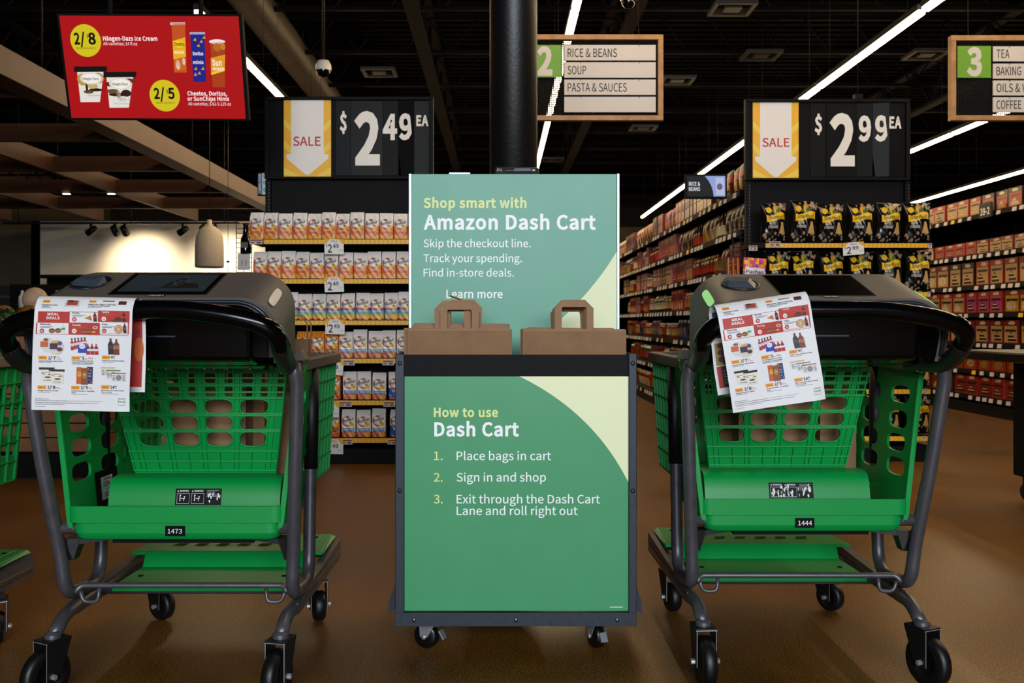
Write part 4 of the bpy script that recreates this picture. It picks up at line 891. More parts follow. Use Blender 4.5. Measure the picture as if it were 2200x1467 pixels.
for x, y, a, bright in ((xl+.085, YF+.08, 1.2, 0), (xr-.11, YF+.08, .35, 1), (xl+.08, YB-.02, .3, 0), (xr-.09, YB-.02, -.4, 0)):
    d = Vector((math.sin(a), -math.cos(a), 0)); n_ = Vector((d.y, -d.x, 0)); c = thing('caster', None, None, (x, y, 0)); c.parent = st; c.location = Vector((x, y, 0))-st.location
    w = Vector((x, y, .038))+d*.02 if False else Vector((x, y, .039))
    mb = MB(); mb.lathe([(0, -.014), (.03, -.016), (.038, -.01), (.038, .01), (.03, .016), (0, .014)], CW, w, n_, 26); obj('wheel', mb, c)
    mb = MB(); mb.lathe([(0, .1), (.035, .1), (.035, .094), (.022, .086), (.0, .086)], STEEL, (x, y, 0))
    for s in (-1, 1):
        o = w+n_*s*.021; r = d*.028
        q = [o-d*.012, o+d*.012, o+r*1.5+Vector((0, 0, .05)), o-r*.6+Vector((0, 0, .05))]
        mb.hexa([*q, *(v+n_*.003 for v in q)], STEEL); mb.lathe([(.0, .006), (.008, .005), (.008, 0)], STEEL, o, n_*s, 8)
    mb.bar(w+d*.045+Vector((0, 0, .02)), w+d*.06+Vector((0, 0, -.005)), .022, .006, STEEL); obj('fork', mb, c)
# paper bags standing in the bin
KRAFT = mat('kraft_paper', '8b6644', .75, var=.12, scale=18, bump=.3); KRL = mat('kraft_paper_handle', '977150', .7, var=.08, scale=25)
def flat_bag(w, h, th, hx, hw, hh, tilt, hz=0):
    """folded carrier bag; base at z=0, returns body and handle builders in local coordinates"""
    b = MB(); b.hexa([(-w/2, -th/2, 0), (w/2, -th/2, 0), (w/2, th/2, 0), (-w/2, th/2, 0), (-w/2, -th/2, h), (w/2, -th/2, h-.003), (w/2, th/2, h-.003), (-w/2, th/2, h)], KRAFT)
    b.prect(lambda u, v: (u, -th/2-.0006, v), -w/2+.004, h-.008, w/2-.004, h-.0015, KRL)
    k = MB(); sw = .021; y = -.001; t2 = .0025
    o = [(-hw/2, -.05), (-hw/2, hh-.026), (-hw/2+.026, hh), (hw/2-.026, hh), (hw/2, hh-.026), (hw/2, -.05)]
    inn = [(-hw/2+sw, -.05), (-hw/2+sw, hh-sw-.008), (-hw/2+sw+.002, hh-sw-.001), (hw/2-sw-.002, hh-sw-.001), (hw/2-sw, hh-sw-.008), (hw/2-sw, -.05)]
    f = lambda q, d: (hx+q[0]+tilt*q[1], y+d, h-.004+q[1]+hz)
    for i in range(5):
        a, c, e, g = o[i], o[i+1], inn[i+1], inn[i]
        k.hexa([f(a, -t2), f(c, -t2), f(e, -t2), f(g, -t2), f(a, t2), f(c, t2), f(e, t2), f(g, t2)], KRL)
    return b, k
def place_bag(px0, px1, ytop, Y, hpx0, hpx1, hytop, label, tilt=0., th=.009, grp=None):
    x0, x1 = X(px0, Y), X(px1, Y); zt = Z(ytop, Y); h = zt-.603; hz = Z(hytop, Y)-zt
    t = thing('paper_bag', label, 'paper bag', ((x0+x1)/2, Y, .603), group=grp)
    b, k = flat_bag(x1-x0, h, th, X((hpx0+hpx1)/2, Y)-(x0+x1)/2, (hpx1-hpx0)/F*Y, hz, tilt)
    obj('bag_body', b, t, local=True); obj('bag_handle', k, t, local=True)
G = 'paper bags standing in the black stand'
for d, a in ((0, (876, 1100, 705, 946, 1028, 647, 'front brown paper bag of the left bundle in the stand', 0)), (.018, (868, 1096, 704, 934, 1012, 643, 'second brown paper bag of the left bundle, its handle offset left', -.02)), (.036, (884, 1094, 700, 952, 1030, 651, 'third brown paper bag of the left bundle', .03)), (.054, (888, 1093, 697, 950, 1034, 641, 'fourth brown paper bag of the left bundle, its handle leaning right', .05)), (.072, (890, 1095, 694, 955, 1024, 645, 'rearmost brown paper bag of the left bundle', 0)),
             (.0, (1123, 1345, 706, 1192, 1275, 641, 'front brown paper bag of the right bundle in the stand', 0)), (.018, (1121, 1340, 706, 1189, 1272, 642, 'second brown paper bag of the right bundle', 0)), (.036, (1118, 1338, 707, 1187, 1269, 643, 'third brown paper bag of the right bundle', -.0)), (.054, (1130, 1320, 704, 1186, 1266, 645, 'fourth brown paper bag of the right bundle', 0)), (.072, (1136, 1318, 703, 1184, 1262, 652, 'rearmost brown paper bag of the right bundle, its handle drooping', -.06))):
    place_bag(a[0], a[1], a[2], 3.04+d, a[3], a[4], a[5], a[6], a[7], grp=G)
mb = MB(); p = P(985, 641, 3.15); mb.bar(p+Vector((-.025, 0, .008)), p+Vector((.035, .02, -.012)), .03, .003, mat('tan_strap', 'c08f52', .6)); obj('paper_strap', mb, loc=p, label='light tan folded paper strap lying across the left bundle of bag handles', cat='strap')
# terminal fixed on the column front
Yd = 4.42; mb = MB(); p, q = P(1058, 400, Yd), P(1160, 357, Yd)
mb.hexa([(p.x, Yd, p.z), (q.x, Yd, p.z), (q.x, Yd+.07, p.z), (p.x, Yd+.07, p.z), (p.x+.012, Yd+.03, q.z+.004), (q.x-.004, Yd+.03, q.z), (q.x-.004, Yd+.07, q.z), (p.x+.012, Yd+.07, q.z+.004)], BLK)
t = thing('scan_terminal', 'black terminal box fixed on the column just above the green sign', 'terminal', ((p.x+q.x)/2, Yd+.04, p.z)); obj('housing', mb, t, bev=.006)
f = lambda u, v: (X(u, Yd), Yd+.03*(1-(v-357)/43)-.004, Z(v, Yd)); mb = MB()
mb.ppoly(f, [(1106, 359.5), (1140, 359.5), (1142, 366), (1103, 366)], ink('6b7586')); mb.text(f, 'BL', 1067, 366, 6, ink('c8ccd4'), width=13, vs=-1, shear=.2); mb.prect(f, 1086, 364, 1103, 365, ink('8a90a0')); mb.prect(f, 1144, 362, 1150, 366, ink('c8ccd4')); obj('label_strip', mb, t)
# ---------------------------------------------------------------- smart carts
NAVY = mat('trim_navy', '1d2432', .3); GLASS = mat('screen_glass_black', '040405', .12, spec=.5)
PLATE = mat('number_plate_black', '050505', .4, spec=.12); SCOOP = mat('scanner_blue_grey', '39434f', .4, var=.1)
def mirror(f):
    for s in (-1, 1): f(s)
def vlen(a, b): return (Vector(a)-Vector(b)).length
def lettering_block(mb, fn, u0, v0, u1, v1, n, m, seed):
    r = random.Random(seed)
    for i in range(n):
        v = v0+(v1-v0)*(i+.2)/n; mb.prect(fn, u0, v, u0+(u1-u0)*r.uniform(.6, 1), v+(v1-v0)*.42/n, m)
def make_cart(label, loc, number, screen_on, lights, wheel_yaw):
    c = thing('shopping_cart', label, 'shopping cart', loc); 
    def part(n, mb, parent=None, lab=None, bev=0): return obj(n, mb, parent or c, label=lab, bev=bev, local=True)
    # --- tube frame: each side is one U-shaped loop
    for s in (-1, 1):
        q = [(.343, -.045, .89), (.352, -.03, .845), (.336, .02, .6), (.318, .085, .36), (.312, .1, .25), (.312, .34, .225), (.312, .36, .5), (.316, .37, .86)]
        p = fillet([(s*x, y, z) for x, y, z in q], .085, 7)
        mb = MB(); mb.tube(p, .0185, TUBE, 14); u = part('side_loop', mb)
        mb = MB(); mb.tube([(s*.3135, .361, .56), (s*.316, .37, .86)], .0215, BLK, 14); part('sleeve', mb, u)
        q = [(.312, .82, .2), (.312, .3, .205), (.31, .17, .205), (.302, .06, .2), (.302, .005, .165)]
        p = fillet([(s*x, y, z) for x, y, z in q], .11, 8); mb = MB(); mb.tube(p, .0185, TUBE, 14)
        mb.hexa([(s*a, y, z) for a, y, z in ((.298, .13, .185), (.322, .13, .185), (.328, .84, .178), (.296, .84, .178), (.298, .13, .218), (.322, .13, .218), (.328, .84, .243), (.296, .84, .243))], TUBE)
        part('rail_leg', mb)
        # bracket holding the tray
        mb = MB(); mb.tube(smooth_path([(s*.322, .065, .44), (s*.29, .09, .436), (s*.24, .14, .42)]), .0165, TUBE, 10)
        mb.hexa([(s*a, y, z) for a, y, z in ((.29, .1, .345), (.308, .1, .345), (.308, .14, .345), (.29, .14, .345), (.272, .1, .405), (.314, .09, .405), (.314, .15, .405), (.272, .15, .405))], BLK); mb.hexa([(s*a, y, z) for a, y, z in ((.2, .11, .398), (.3, .1, .385), (.3, .15, .385), (.2, .15, .398), (.2, .11, .404), (.3, .1, .404), (.3, .15, .404), (.2, .15, .404))], BLK); part('tray_bracket', mb)
        # hook loop below the cross tube
        q = [(.29, .135, .262), (.275, .13, .222), (.235, .13, .222), (.232, .135, .262)]
        mb = MB(); mb.tube(fillet([(s*x, y, z) for x, y, z in q], .014, 4), .0058, TUBE, 8); part('hook_loop', mb)
    mb = MB(); mb.tube(fillet([(-.295, .12, .25), (-.282, .13, .268), (.282, .13, .268), (.295, .12, .25)], .02), .0082, TUBE, 10); part('cross_tube', mb)
    for yy in (.32, .78): mb = MB(); mb.tube([(-.3, yy, .205), (.3, yy, .205)], .012, TUBE, 10); part('under_brace', mb)
    # --- lower deck
    mb = MB(); w = .262
    prof = [(.3, .222), (.55, .217), (.58, .26), (.86, .255), (.88, .24)]
    for a, b in zip(prof, prof[1:]):
        mb.hexa([(-w, a[0], a[1]-.012), (w, a[0], a[1]-.012), (w, b[0], b[1]-.012), (-w, b[0], b[1]-.012), (-w, a[0], a[1]), (w, a[0], a[1]), (w, b[0], b[1]), (-w, b[0], b[1])], GREEN)
    mb.box((-w, .296, .205), (w, .308, .224), GREEN)
    mb.hexa([(-.31, .58, .246), (.31, .58, .246), (.31, .86, .246), (-.31, .86, .246), (-.31, .58, .258), (.31, .58, .258), (.29, .87, .254), (-.29, .87, .254)], GREEN)
    d = part('lower_deck', mb, bev=.004)
    mb = MB()
    for i in range(6): mb.hexa([(-.2+i*.07, .66, .2605), (-.165+i*.07, .66, .2605), (-.155+i*.07, .69, .2602), (-.19+i*.07, .69, .2602), (-.2+i*.07, .66, .261), (-.165+i*.07, .66, .261), (-.155+i*.07, .69, .2607), (-.19+i*.07, .69, .2607)], BLKM)
    for x, y, z in ((-.22, .42, .2205), (.22, .42, .2205), (-.25, .8, .257), (.25, .8, .257)): mb.lathe([(.008, 0), (.008, .002), (0, .002)], BLKM, (x, y, z), (0, 0, 1), 10)
    part('deck_slots', mb, d)
    # --- wheels
    for i, (x, y) in enumerate(((-.302, 0), (.302, 0), (-.27, .72), (.27, .72))):
        a = wheel_yaw[i]; dd = Vector((math.sin(a), -math.cos(a), 0)); n_ = Vector((dd.y, -dd.x, 0)); R = .07 if i < 2 else .05
        k = thing('caster', None, None); k.parent = c; k.location = (x, y, 0)
        w_ = Vector((0, 0, R+.001))+dd*.022
        mb = MB(); mb.lathe([(0, -.011), (R*.45, -.011), (R*.5, -.016), (R*.86, -.0195), (R, -.011), (R, .011), (R*.86, .0195), (R*.5, .016), (R*.45, .011), (0, .011)], RUB, w_, n_, 32); part('wheel', mb, k)
        mb = MB(); zt = 2*R+(.018 if i < 2 else .03); th = .0035; hw = .0255
        for s in (-1, 1):
            o = w_+n_*s*hw; q = [o-dd*.02-Vector((0, 0, .016)), o+dd*.016-Vector((0, 0, .012)), Vector((0, 0, zt))+n_*s*hw+dd*.038, Vector((0, 0, zt))+n_*s*hw-dd*.036]
            mb.hexa([*q, *(v+n_*s*th for v in q)], BLK)
            e = [q[1], q[1]+n_*s*th*.5, q[2]+n_*s*th*.5, q[2]]; mb.hexa([*e, *(v+dd*.0012 for v in e)], STEEL)
            mb.lathe([(0, .011), (.008, .011), (.008, 0)], STEEL, o+n_*s*th, n_*s, 6)
        q = [Vector((0, 0, zt))+n_*u*hw*1.15+dd*v for u, v in ((-1, -.036), (1, -.036), (1, .038), (-1, .038))]; mb.hexa([*q, *(v+Vector((0, 0, .006)) for v in q)], BLK)
        e = [q[3], q[2], q[2]+Vector((0, 0, .002)), q[3]+Vector((0, 0, .002))]; mb.hexa([*e, *(v+dd*.0012 for v in e)], STEEL)
        mb.lathe([(.022, 0), (.022, .012), (.012, .02)] if i < 2 else [(.02, 0), (.02, .04), (0, .05)], TUBE, (0, 0, zt+.004), (0, 0, 1), 14); part('fork', mb, k, bev=.0015)
    # --- green front tray with its band
    mb = MB()
    U = lambda hw, y: fillet([(hw, .3, 0), (hw, y, 0), (-hw, y, 0), (-hw, .3, 0)], .035, 16)
    mb.wall([(p.x, p.y) for p in U(.297, .062)], .455, .5, -.006, GREEN); mb.wall([(p.x, p.y) for p in U(.2825, .072)], .425, .456, -.006, GREEN)
    a = [(p.x, p.y, .43) for p in U(.2825, .072)]; b = [(p.x, p.y, .412) for p in U(.279, .076)]; e = [(p.x, p.y, .406) for p in U(.27, .084)]
    mb.sheet([a, b, e], GREEN); mb.poly(e, GREEN); mb.poly([(x, y, .43) for x, y, z in e], GREEN)
    t = part('front_tray', mb)
    mb = MB(); mb.box((-.0265, .0665, .4185), (.0265, .0725, .4455), PLATE); number and mb.text(lambda u, v: (u, .0658, v), number, 0, .4258, .0125, WHITE, width=.039, align='C', bold=.004); part('number_plate', mb, t, bev=.002, lab='black plate reading '+number if number else None)
    mb = MB(); mb.box((-.19, .12, .388), (.2, .3, .405), BLKM); part('under_tray', mb, t)
    # seat hump with the warning label
    mb = MB(); rows = [[(x, y, z) for x in (-.248, -.24, 0, .24, .248)] for y, z in ((.228, .43), (.24, .495), (.249, .525), (.26, .541), (.28, .547), (.33, .549), (.36, .545))]
    mb.sheet(rows, GREEN)
    for s in (0, -1): mb.poly([r[s] for r in rows]+[(rows[0][s][0], .36, .43)], GREEN)
    h = part('seat_hump', mb)
    sf = lambda d: (lambda u, v: (u, (.228+(v-.012-.43)/.065*.012 if v-.012 < .495 else .24+(v-.012-.495)/.03*.009)-d*1.2, v-.012))
    mb = MB(); mb.prect(sf(.0012), -.055, .484, .078, .53, PLATE)
    for u in (-.05, -.008):
        mb.text(sf(.0018), 'WARNING', u+.007, .5215, .0045, WHITE, width=.026, bold=.02); mb.ppoly(sf(.0018), [(u, .5213), (u+.005, .5213), (u+.0025, .526)], WHITE)
        for e in ((u, .488, u+.036, .489), (u, .5165, u+.036, .5172), (u, .488, u+.0006, .517), (u+.0355, .488, u+.036, .517)): mb.prect(sf(.0018), *e, WHITE)
        for g in ((u+.008, .4955, u+.0105, .508), (u+.0195, .4955, u+.021, .503), (u+.013, .502, u+.024, .5035)): mb.prect(sf(.0018), *g, WHITE)
        mb.pell(sf(.0018), u+.0095, .511, .0022, .0026, WHITE, 10); mb.pell(sf(.0018), u+.022, .507, .002, .002, WHITE, 10)
    lettering_block(mb, sf(.0018), .036, .507, .073, .527, 5, ink('9a9a9a'), 2)
    r = random.Random(4 if number == '1444' else 6)
    for i in range(40 if number == '1444' else 9):
        u = r.uniform(-.05, .075) if number == '1444' else r.uniform(.04, .075); v = r.uniform(.486, .517); w = r.uniform(.001, .004); mb.ppoly(sf(.002), [(u, v), (u+w, v-.002), (u+w*1.2, v+r.uniform(.003, .012)), (u-.001, v+.006)], WHITE)
    part('warning_label', mb, h)
    # --- basket sides: a tall holed panel at the near end, ribbed basket beyond
    for s in (-1, 1):
        sx = lambda y, z: s*(.2885+(.118-.066*min(1, max(0, (y-.07)/.39)))*(z-.46))
        S = lambda a, b: (sx(a, b), a+(.0 if a > .2 else (b-.46)*.02), b)
        mb = MB(); cells = []; y0, ym, y2 = .07, .275, .46
        zs = [.545, .613, .681, .749, .828]
        cells.append((y0, ym, .44, .545, None)); cells.append((ym, y2, .44, .545, None))
        for i in range(4):
            for a, b in ((y0, ym), (ym, y2)): cells.append((a, b, zs[i], zs[i+1], ((a+b)/2+.01-.012*(i == 0), (zs[i]+zs[i+1])/2, .062, .0255, 3.2)))
        mb.perf(S, (s, 0, 0), .008, cells, GREEN)
        for d in (.004, -.004):
            q = [(.07, .828), (.07, .845), (.076, .857), (.088, .862), (.13, .862), (.15, .868), (.16, .885), (.175, .893), (.46, .893), (.46, .828)]
            mb.poly([Vector(S(*e))+Vector((d, 0, 0)) for e in q], GREEN)
        ed = [(.07, .44), (.07, .6), (.07, .845), (.076, .857), (.088, .862), (.13, .862), (.15, .868), (.16, .885), (.175, .893), (.46, .893)]
        rows = [[Vector(S(*e))+Vector((d, 0, 0)) for d in (-.007, .007)] for e in ed]; mb.sheet(rows, GREEN, False)
        rows = [[Vector(S(e[0]+.006, e[1]-.006))+Vector((d, 0, 0)) for d in (-.007, .007)] for e in ed]; mb.sheet(rows, GREEN, False)
        # basket beyond
        S2 = lambda a, b: (s*(.2885+.052*(b-.46)), a-(.09*(.9-b) if a > .5 else 0), b)
        ny, nz = 6, 6; cells = []
        for i in range(ny):
            for j in range(nz):
                a0, a1 = .46+(.82-.46)*i/ny, .46+(.82-.46)*(i+1)/ny; b0, b1 = .5+.37*j/nz, .5+.37*(j+1)/nz
                cells.append((a0, a1, b0, b1, ((a0+a1)/2, (b0+b1)/2, (a1-a0)*.36, (b1-b0)*.33, 3.5) if 0 < j < 5 else None))
        mb.perf(S2, (s, 0, 0), .006, cells, GREEN, K=4)
        for j in range(nz+1):
            z = .5+.37*j/nz; mb.hexa([Vector(S2(a, z))+Vector((s*e, 0, f)) for f in (-.002, .002) for a, e in ((.46, .003), (.8, .003), (.8, .011), (.46, .011))], GREEN)
        for i in range(ny+1):
            a = .46+.34*i/ny; mb.hexa([Vector(S2(a+f, z))+Vector((s*e, 0, 0)) for z in (.5, .87) for f, e in ((-.002, .003), (.002, .003), (.002, .011), (-.002, .011))], GREEN)
        sp = part('side_panel', mb)
        if s < 0:
            fn = lambda u, v: (sx(u, v)+.0062, u, v); mb = MB(); mb.prect(fn, .245, .455, .405, .563, PLATE, 4, 2)
            fn = lambda u, v: (sx(u, v)+.0072, u, v); mb.prect(fn, .282, .477, .366, .543, ink('aab4b0'), 3, 2)
            fn = lambda u, v: (sx(u, v)+.008, u, v); mb.text(fn, 'APPROVED', .298, .533, .006, INK, width=.052, bold=.03)
            lettering_block(mb, fn, .296, .513, .35, .53, 5, INK, 1); mb.text(fn, 'LOCK', .31, .503, .006, INK, width=.024); lettering_block(mb, fn, .3, .483, .346, .499, 4, INK, 2)
            for i in range(7): mb.prect(fn, .286, .481+i*.0085, .29, .483+i*.0085, INK); mb.prect(fn, .357, .481+i*.0085, .361, .483+i*.0085, INK)
            part('approval_label', mb, sp)
    mb = MB(); cells = []; S3 = lambda a, b: (a*(.2885+.052*(b-.46))/.3, .818-.09*(.9-b), b)
    for i in range(8):
        for j in range(6):
            a0, a1 = -.3+.075*i, -.3+.075*(i+1); b0, b1 = .5+.37*j/6, .5+.37*(j+1)/6; cells.append((a0, a1, b0, b1, ((a0+a1)/2, (b0+b1)/2, .026, .021, 3.5) if 0 < j < 5 else None))
    mb.perf(S3, (0, 1, 0), .006, cells, GREEN, K=4)
    for i in range(9): mb.bar(S3(-.3+.075*i, .5), S3(-.3+.075*i, .87), .004, .02, GREEN, up=(0, 1, 0))
    part('basket_front', mb)
    mb = MB(); mb.box((-.285, .34, .497), (.285, .77, .505), GREEN); part('basket_floor', mb)
    # --- seat back grid
    mb = MB()
    def S4(a, b):                                        # a in -1..1, b in 0..1
        w = .212+.056*b; return (a*w, .345-.075*b+.012*(1-b)**2, .546+.35*b)
    cells = []; zr = [.235, .375, .515, .655]; xc = [-.865, -.43, 0, .43, .865]
    cells += [(-1, 1, 0, .235, None)]
    for j in range(3):
        for i in range(4): cells.append((xc[i], xc[i+1], zr[j], zr[j+1], ((xc[i]+xc[i+1])/2, (zr[j]+zr[j+1])/2, .165, .062, 3.0)))
        for a, b in ((-1, -.865), (.865, 1)): cells.append((a, b, zr[j], zr[j+1], None))
    us = [-1, -.83, -.64, -.43, -.21, 0, .21, .43, .64, .83, 1]; vb = [.655, .77, .885, .965]
    for j in range(3):
        for i in range(10):
            a0, a1 = us[i], us[i+1]; cells.append((a0, a1, vb[j], vb[j+1], ((a0+a1)/2+.02, (vb[j]+vb[j+1])/2, (a1-a0)*(.3 if i % 2 else .22), (vb[j+1]-vb[j])*.36, 8)))
    cells.append((-1, 1, .965, 1, None))
    mb.perf(S4, (0, 1, 0), .007, cells, GREEN, K=5)
    def rib(a0, b0, a1, b1, hh=.007, w=.0022):
        p, q = Vector(S4(a0, b0)), Vector(S4(a1, b1)); o = Vector((0, -.0035-hh/2, 0)); mb.bar(p+o, q+o, w*2, hh, GREEN, up=(0, 1, 0))
    for u in (-.985, -.9, -.83, -.46, -.40, -.03, .03, .40, .46, .83, .9, .985): rib(u, .02, u, .99)
    for u in (-.64, -.21, .21, .64): rib(u, .66, u, .99); rib(u, .02, u, .2)
    for v in (.03, .11, .2): rib(-1, v, 1, v)
    for v in (.37, .385, .51, .525): rib(-1, v, 1, v, .005)
    for v in (.66, .71, .77, .83, .885, .94, .985): rib(-1, v, 1, v)
    for j in range(3):
        for i in range(4):
            ca, cb = (xc[i]+xc[i+1])/2, (zr[j]+zr[j+1])/2; pts = []
            for k in range(25):
                t_ = 2*PI*k/24; x, y = math.cos(t_), math.sin(t_); l = (abs(x)**3+abs(y)**3)**(1/3); pts.append(Vector(S4(ca+x/l*.178, cb+y/l*.066))+Vector((0, -.005, 0)))
            mb.tube(pts, .0026, GREEN, 6, cap=False)
    p = [Vector(S4(u, v))+Vector((0, -.006, 0)) for u, v in ((-.95, 1.0), (-.75, 1.0), (-.68, .975), (-.2, .97), (.3, .97), (.68, .975), (.75, 1.0), (.95, 1.0))]; mb.tube(smooth_path(p, 3), .006, GREEN, 8)
    part('seat_back', mb)
    # --- grey rim around the basket
    mb = MB()
    out = fillet([(.335, .02, 0), (.335, .85, 0), (-.335, .85, 0), (-.335, .02, 0)], .06, 6); inn = fillet([(.296, .02, 0), (.296, .79, 0), (-.296, .79, 0), (-.296, .02, 0)], .04, 6)
    rows = [[(p.x, p.y, .862), (p.x*1.0, p.y, .894), (q.x, q.y, .894), (q.x, q.y, .862)] for p, q in zip(out, inn)]; mb.sheet(rows, RIMG, False, True); mb.poly(rows[0], RIMG); mb.poly(rows[-1][::-1], RIMG); part('basket_rim', mb, bev=.004)
    for s in (-1, 1):
        mb = MB(); mb.hexa([(s*.318, .075, .894), (s*.352, .075, .894), (s*.352, .15, .894), (s*.318, .15, .894), (s*.318, .085, .918), (s*.34, .085, .922), (s*.336, .14, .925), (s*.318, .14, .925)], GREY); part('side_camera_block', mb, bev=.004)
    # --- console arch
    def arch(t, f):
        """t 0..1 along the arch from the left foot to the right foot, f 0 near edge .. 1 far edge"""
        hw = .326+(.32-.326)*f; zt = 1.062+(1.137-1.062)*f; r = .1; zb = .895
        m_ = 1 if t <= .5 else -1; q = min(t, 1-t)
        if q < .18: x, z = -hw, zb+(zt-r-zb)*q/.18
        elif q < .34: a = (q-.18)/.16*PI/2; x, z = -hw+r-r*math.cos(a), zt-r+r*math.sin(a)
        else: x, z = -(hw-r)*(.5-q)/.16, zt
        x *= m_
        g = min(1, max(0, (z-.9)/.14)); yn = -.085-.045*(g**.7)
        y = yn+(.1-yn)*f
        return Vector((x, y, z))
    n = 60; m = 6; mb = MB()
    outer = [[arch(i/n, j/m) for i in range(n+1)] for j in range(m+1)]
    def inset(p, d, e): return Vector((p.x*(1-d/.335), p.y+e, .895+(p.z-.895)*(1-d*4.6)))
    inner = [[inset(p, .024, .006) for p in outer[0]], [inset(p, .024, -.02) for p in outer[m]]]
    mb.sheet(outer, GREY); mb.sheet([outer[0], inner[0]], GREY); mb.sheet(inner, BLK); mb.poly([p+Vector((0, .001, 0)) for p in outer[m]][::-1], GREY)
    con = part('console', mb)
    mb = MB(); mb.tube([inset(p, .014, -.001) for p in outer[0]][3:-3], .0055, NAVY, 8); part('edge_trim', mb, con)
    def TP(x, g, d=0):                                   # point on the sloping top, g 0 near .. 1 far
        a = Vector((x, -.13, 1.062)); b = Vector((x, .1, 1.137)); return a+(b-a)*g+Vector((0, -.31, .95))*d
    mb = MB(); f = lambda d: (lambda u, v: TP(u, v, d))
    mb.prect(f(.0015), -.112, .13, .132, .93, GLASS)
    mb.ppoly(f(.0008), [(-.117, .1), (.137, .1), (.137, .95), (-.117, .95)], BLKM)
    if screen_on:
        mb.prect(f(.002), -.1, .2, .122, .88, glowmat('16252b', .8)); bk = glowmat('05090b', .3)
        mb.ppoly(f(.0025), [(-.02, .34), (.0, .34), (.022, .72), (.055, .72), (.05, .66), (.03, .66), (.016, .36), (.03, .4), (.045, .6), (.058, .52), (.085, .52), (.095, .4), (.1, .33), (-.045, .33)], bk)
        mb.pring(f(.0028), .038, .6, .022, .2, .93, glowmat('4a5c62', .6), 4)
    part('screen', mb, con, 'dark screen showing a faint picture' if screen_on else 'unlit black screen')
    mb = MB(); mb.prect(f(.0015), -.01, .03, .035, .08, ink('0a0a0a')); 
    for i in range(8): mb.prect(f(.002), -.007+i*.005, .035, -.007+i*.005+.002+.001*(i % 3), .075, ink('cfcac4'))
    part('barcode_label', mb, con)
    mb = MB(); mb.ppoly(f(.0015), [(-.2+.052*math.cos(a), .56+.27*math.sin(a)) for a in [2*PI*k/36 for k in range(36)]], BLK)
    o = TP(-.2, .56, .002); ux = Vector((1, 0, 0)); uy = (TP(0, 1)-TP(0, 0)).normalized(); uz = Vector((0, -.31, .95))
    ring = [o+ux*.05*math.cos(2*PI*k/36)+uy*.062*math.sin(2*PI*k/36) for k in range(37)]; mb.tube(ring, .0022, NAVY, 6, cap=False)
    b0 = [o+ux*a+uy*b for a, b in ((-.04, -.03), (.03, -.045), (.042, .0), (-.046, .02))]; b1 = [o+ux*a+uy*b+uz*.012 for a, b in ((-.035, -.01), (.016, -.018), (.03, .018), (-.03, .026))]; mb.hexa([*b0, *b1], SCOOP)
    part('scanner_well', mb, con)
    for s, lm in ((-1, lights[0]), (1, lights[1])):
        mb = MB(); t0 = .5+s*.24
        pts = []
        for k in range(24):
            a = 2*PI*k/24; x, y = math.cos(a), math.sin(a); l = (abs(x)**4+abs(y)**4)**.25; p = arch(t0+x/l*.012, .42+y/l*.27); q = arch(t0+.01, .42); nrm = Vector((s*.8, -.25, .75)).normalized(); pts.append(p+nrm*.003)
        mb.poly(pts, lm); part('status_light', mb, con, bev=0)
    # black housing under the console, thick handle
    mb = MB(); mb.hexa([(-.265, -.1, .9), (.25, -.1, .9), (.25, .08, .872), (-.265, .08, .872), (-.265, -.12, 1.035), (.25, -.12, 1.035), (.25, .08, 1.045), (-.265, .08, 1.045)], BLKG)
    ho = part('sensor_housing', mb, bev=.012)
    mb = MB(); mb.box((-.12, -.116, .962), (.06, -.112, .966), NAVY); part('light_bar', mb, ho)
    mb = MB(); mb.tube([(-.29, .0, .895), (.29, .0, .895)], .012, BLKG, 10); part('support_bar', mb, ho)
    half = [(0, -.216, 1.03), (.1, -.216, 1.029), (.18, -.216, 1.021), (.26, -.214, 1.007), (.31, -.207, .99), (.336, -.185, .962), (.338, -.145, .925)]
    p = smooth_path([(-x, y, z) for x, y, z in half[::-1]]+half[1:], 6)
    mb = MB(); mb.tube(p, .0235, BLKG, 18); ha = part('handle_grip', mb)
    for s in (-1, 1):
        mb = MB(); mb.tube(smooth_path([(s*x, y, z) for x, y, z in ((.338, -.16, .94), (.338, -.145, .925), (.337, -.1, .9), (.33, -.05, .888), (.318, .0, .886), (.29, .06, .886))], 6), .0245, mat('handle_sleeve', '1a1817', .4, var=.1), 16)
        for dz in (.0, .028): mb.lathe([(0, .003), (.005, .002), (.006, 0)], STEEL, (s*.325, -.168+dz*.9, .935-dz*.7), (-s*.5, -.8, .2), 8)
        part('handle_sleeve', mb, ha)
    mb = MB(); fn = lambda u, v: (-.324+(v-.6)*-.06-.0+u, -.002, v)
    return c
WL = mat('status_light_off_white', 'd9cec4', .4); GL_ = glowmat('a8ee94', .75)
make_cart('green shopping cart numbered 1473, left of the signed stand', (-.881, 2.64, 0), '1473', True, (WL, WL), (-.5, -.2, 1.0, .3))
make_cart('green shopping cart numbered 1444, right of the signed stand', (.866, 2.75, 0), '1444', False, (GL_, GL_), (.05, .42, .2, .6))
make_cart('green shopping cart cut off by the left edge, only its front corner showing', (-1.84, 2.40, 0), '', False, (WL, WL), (.2, .1, .3, .4))
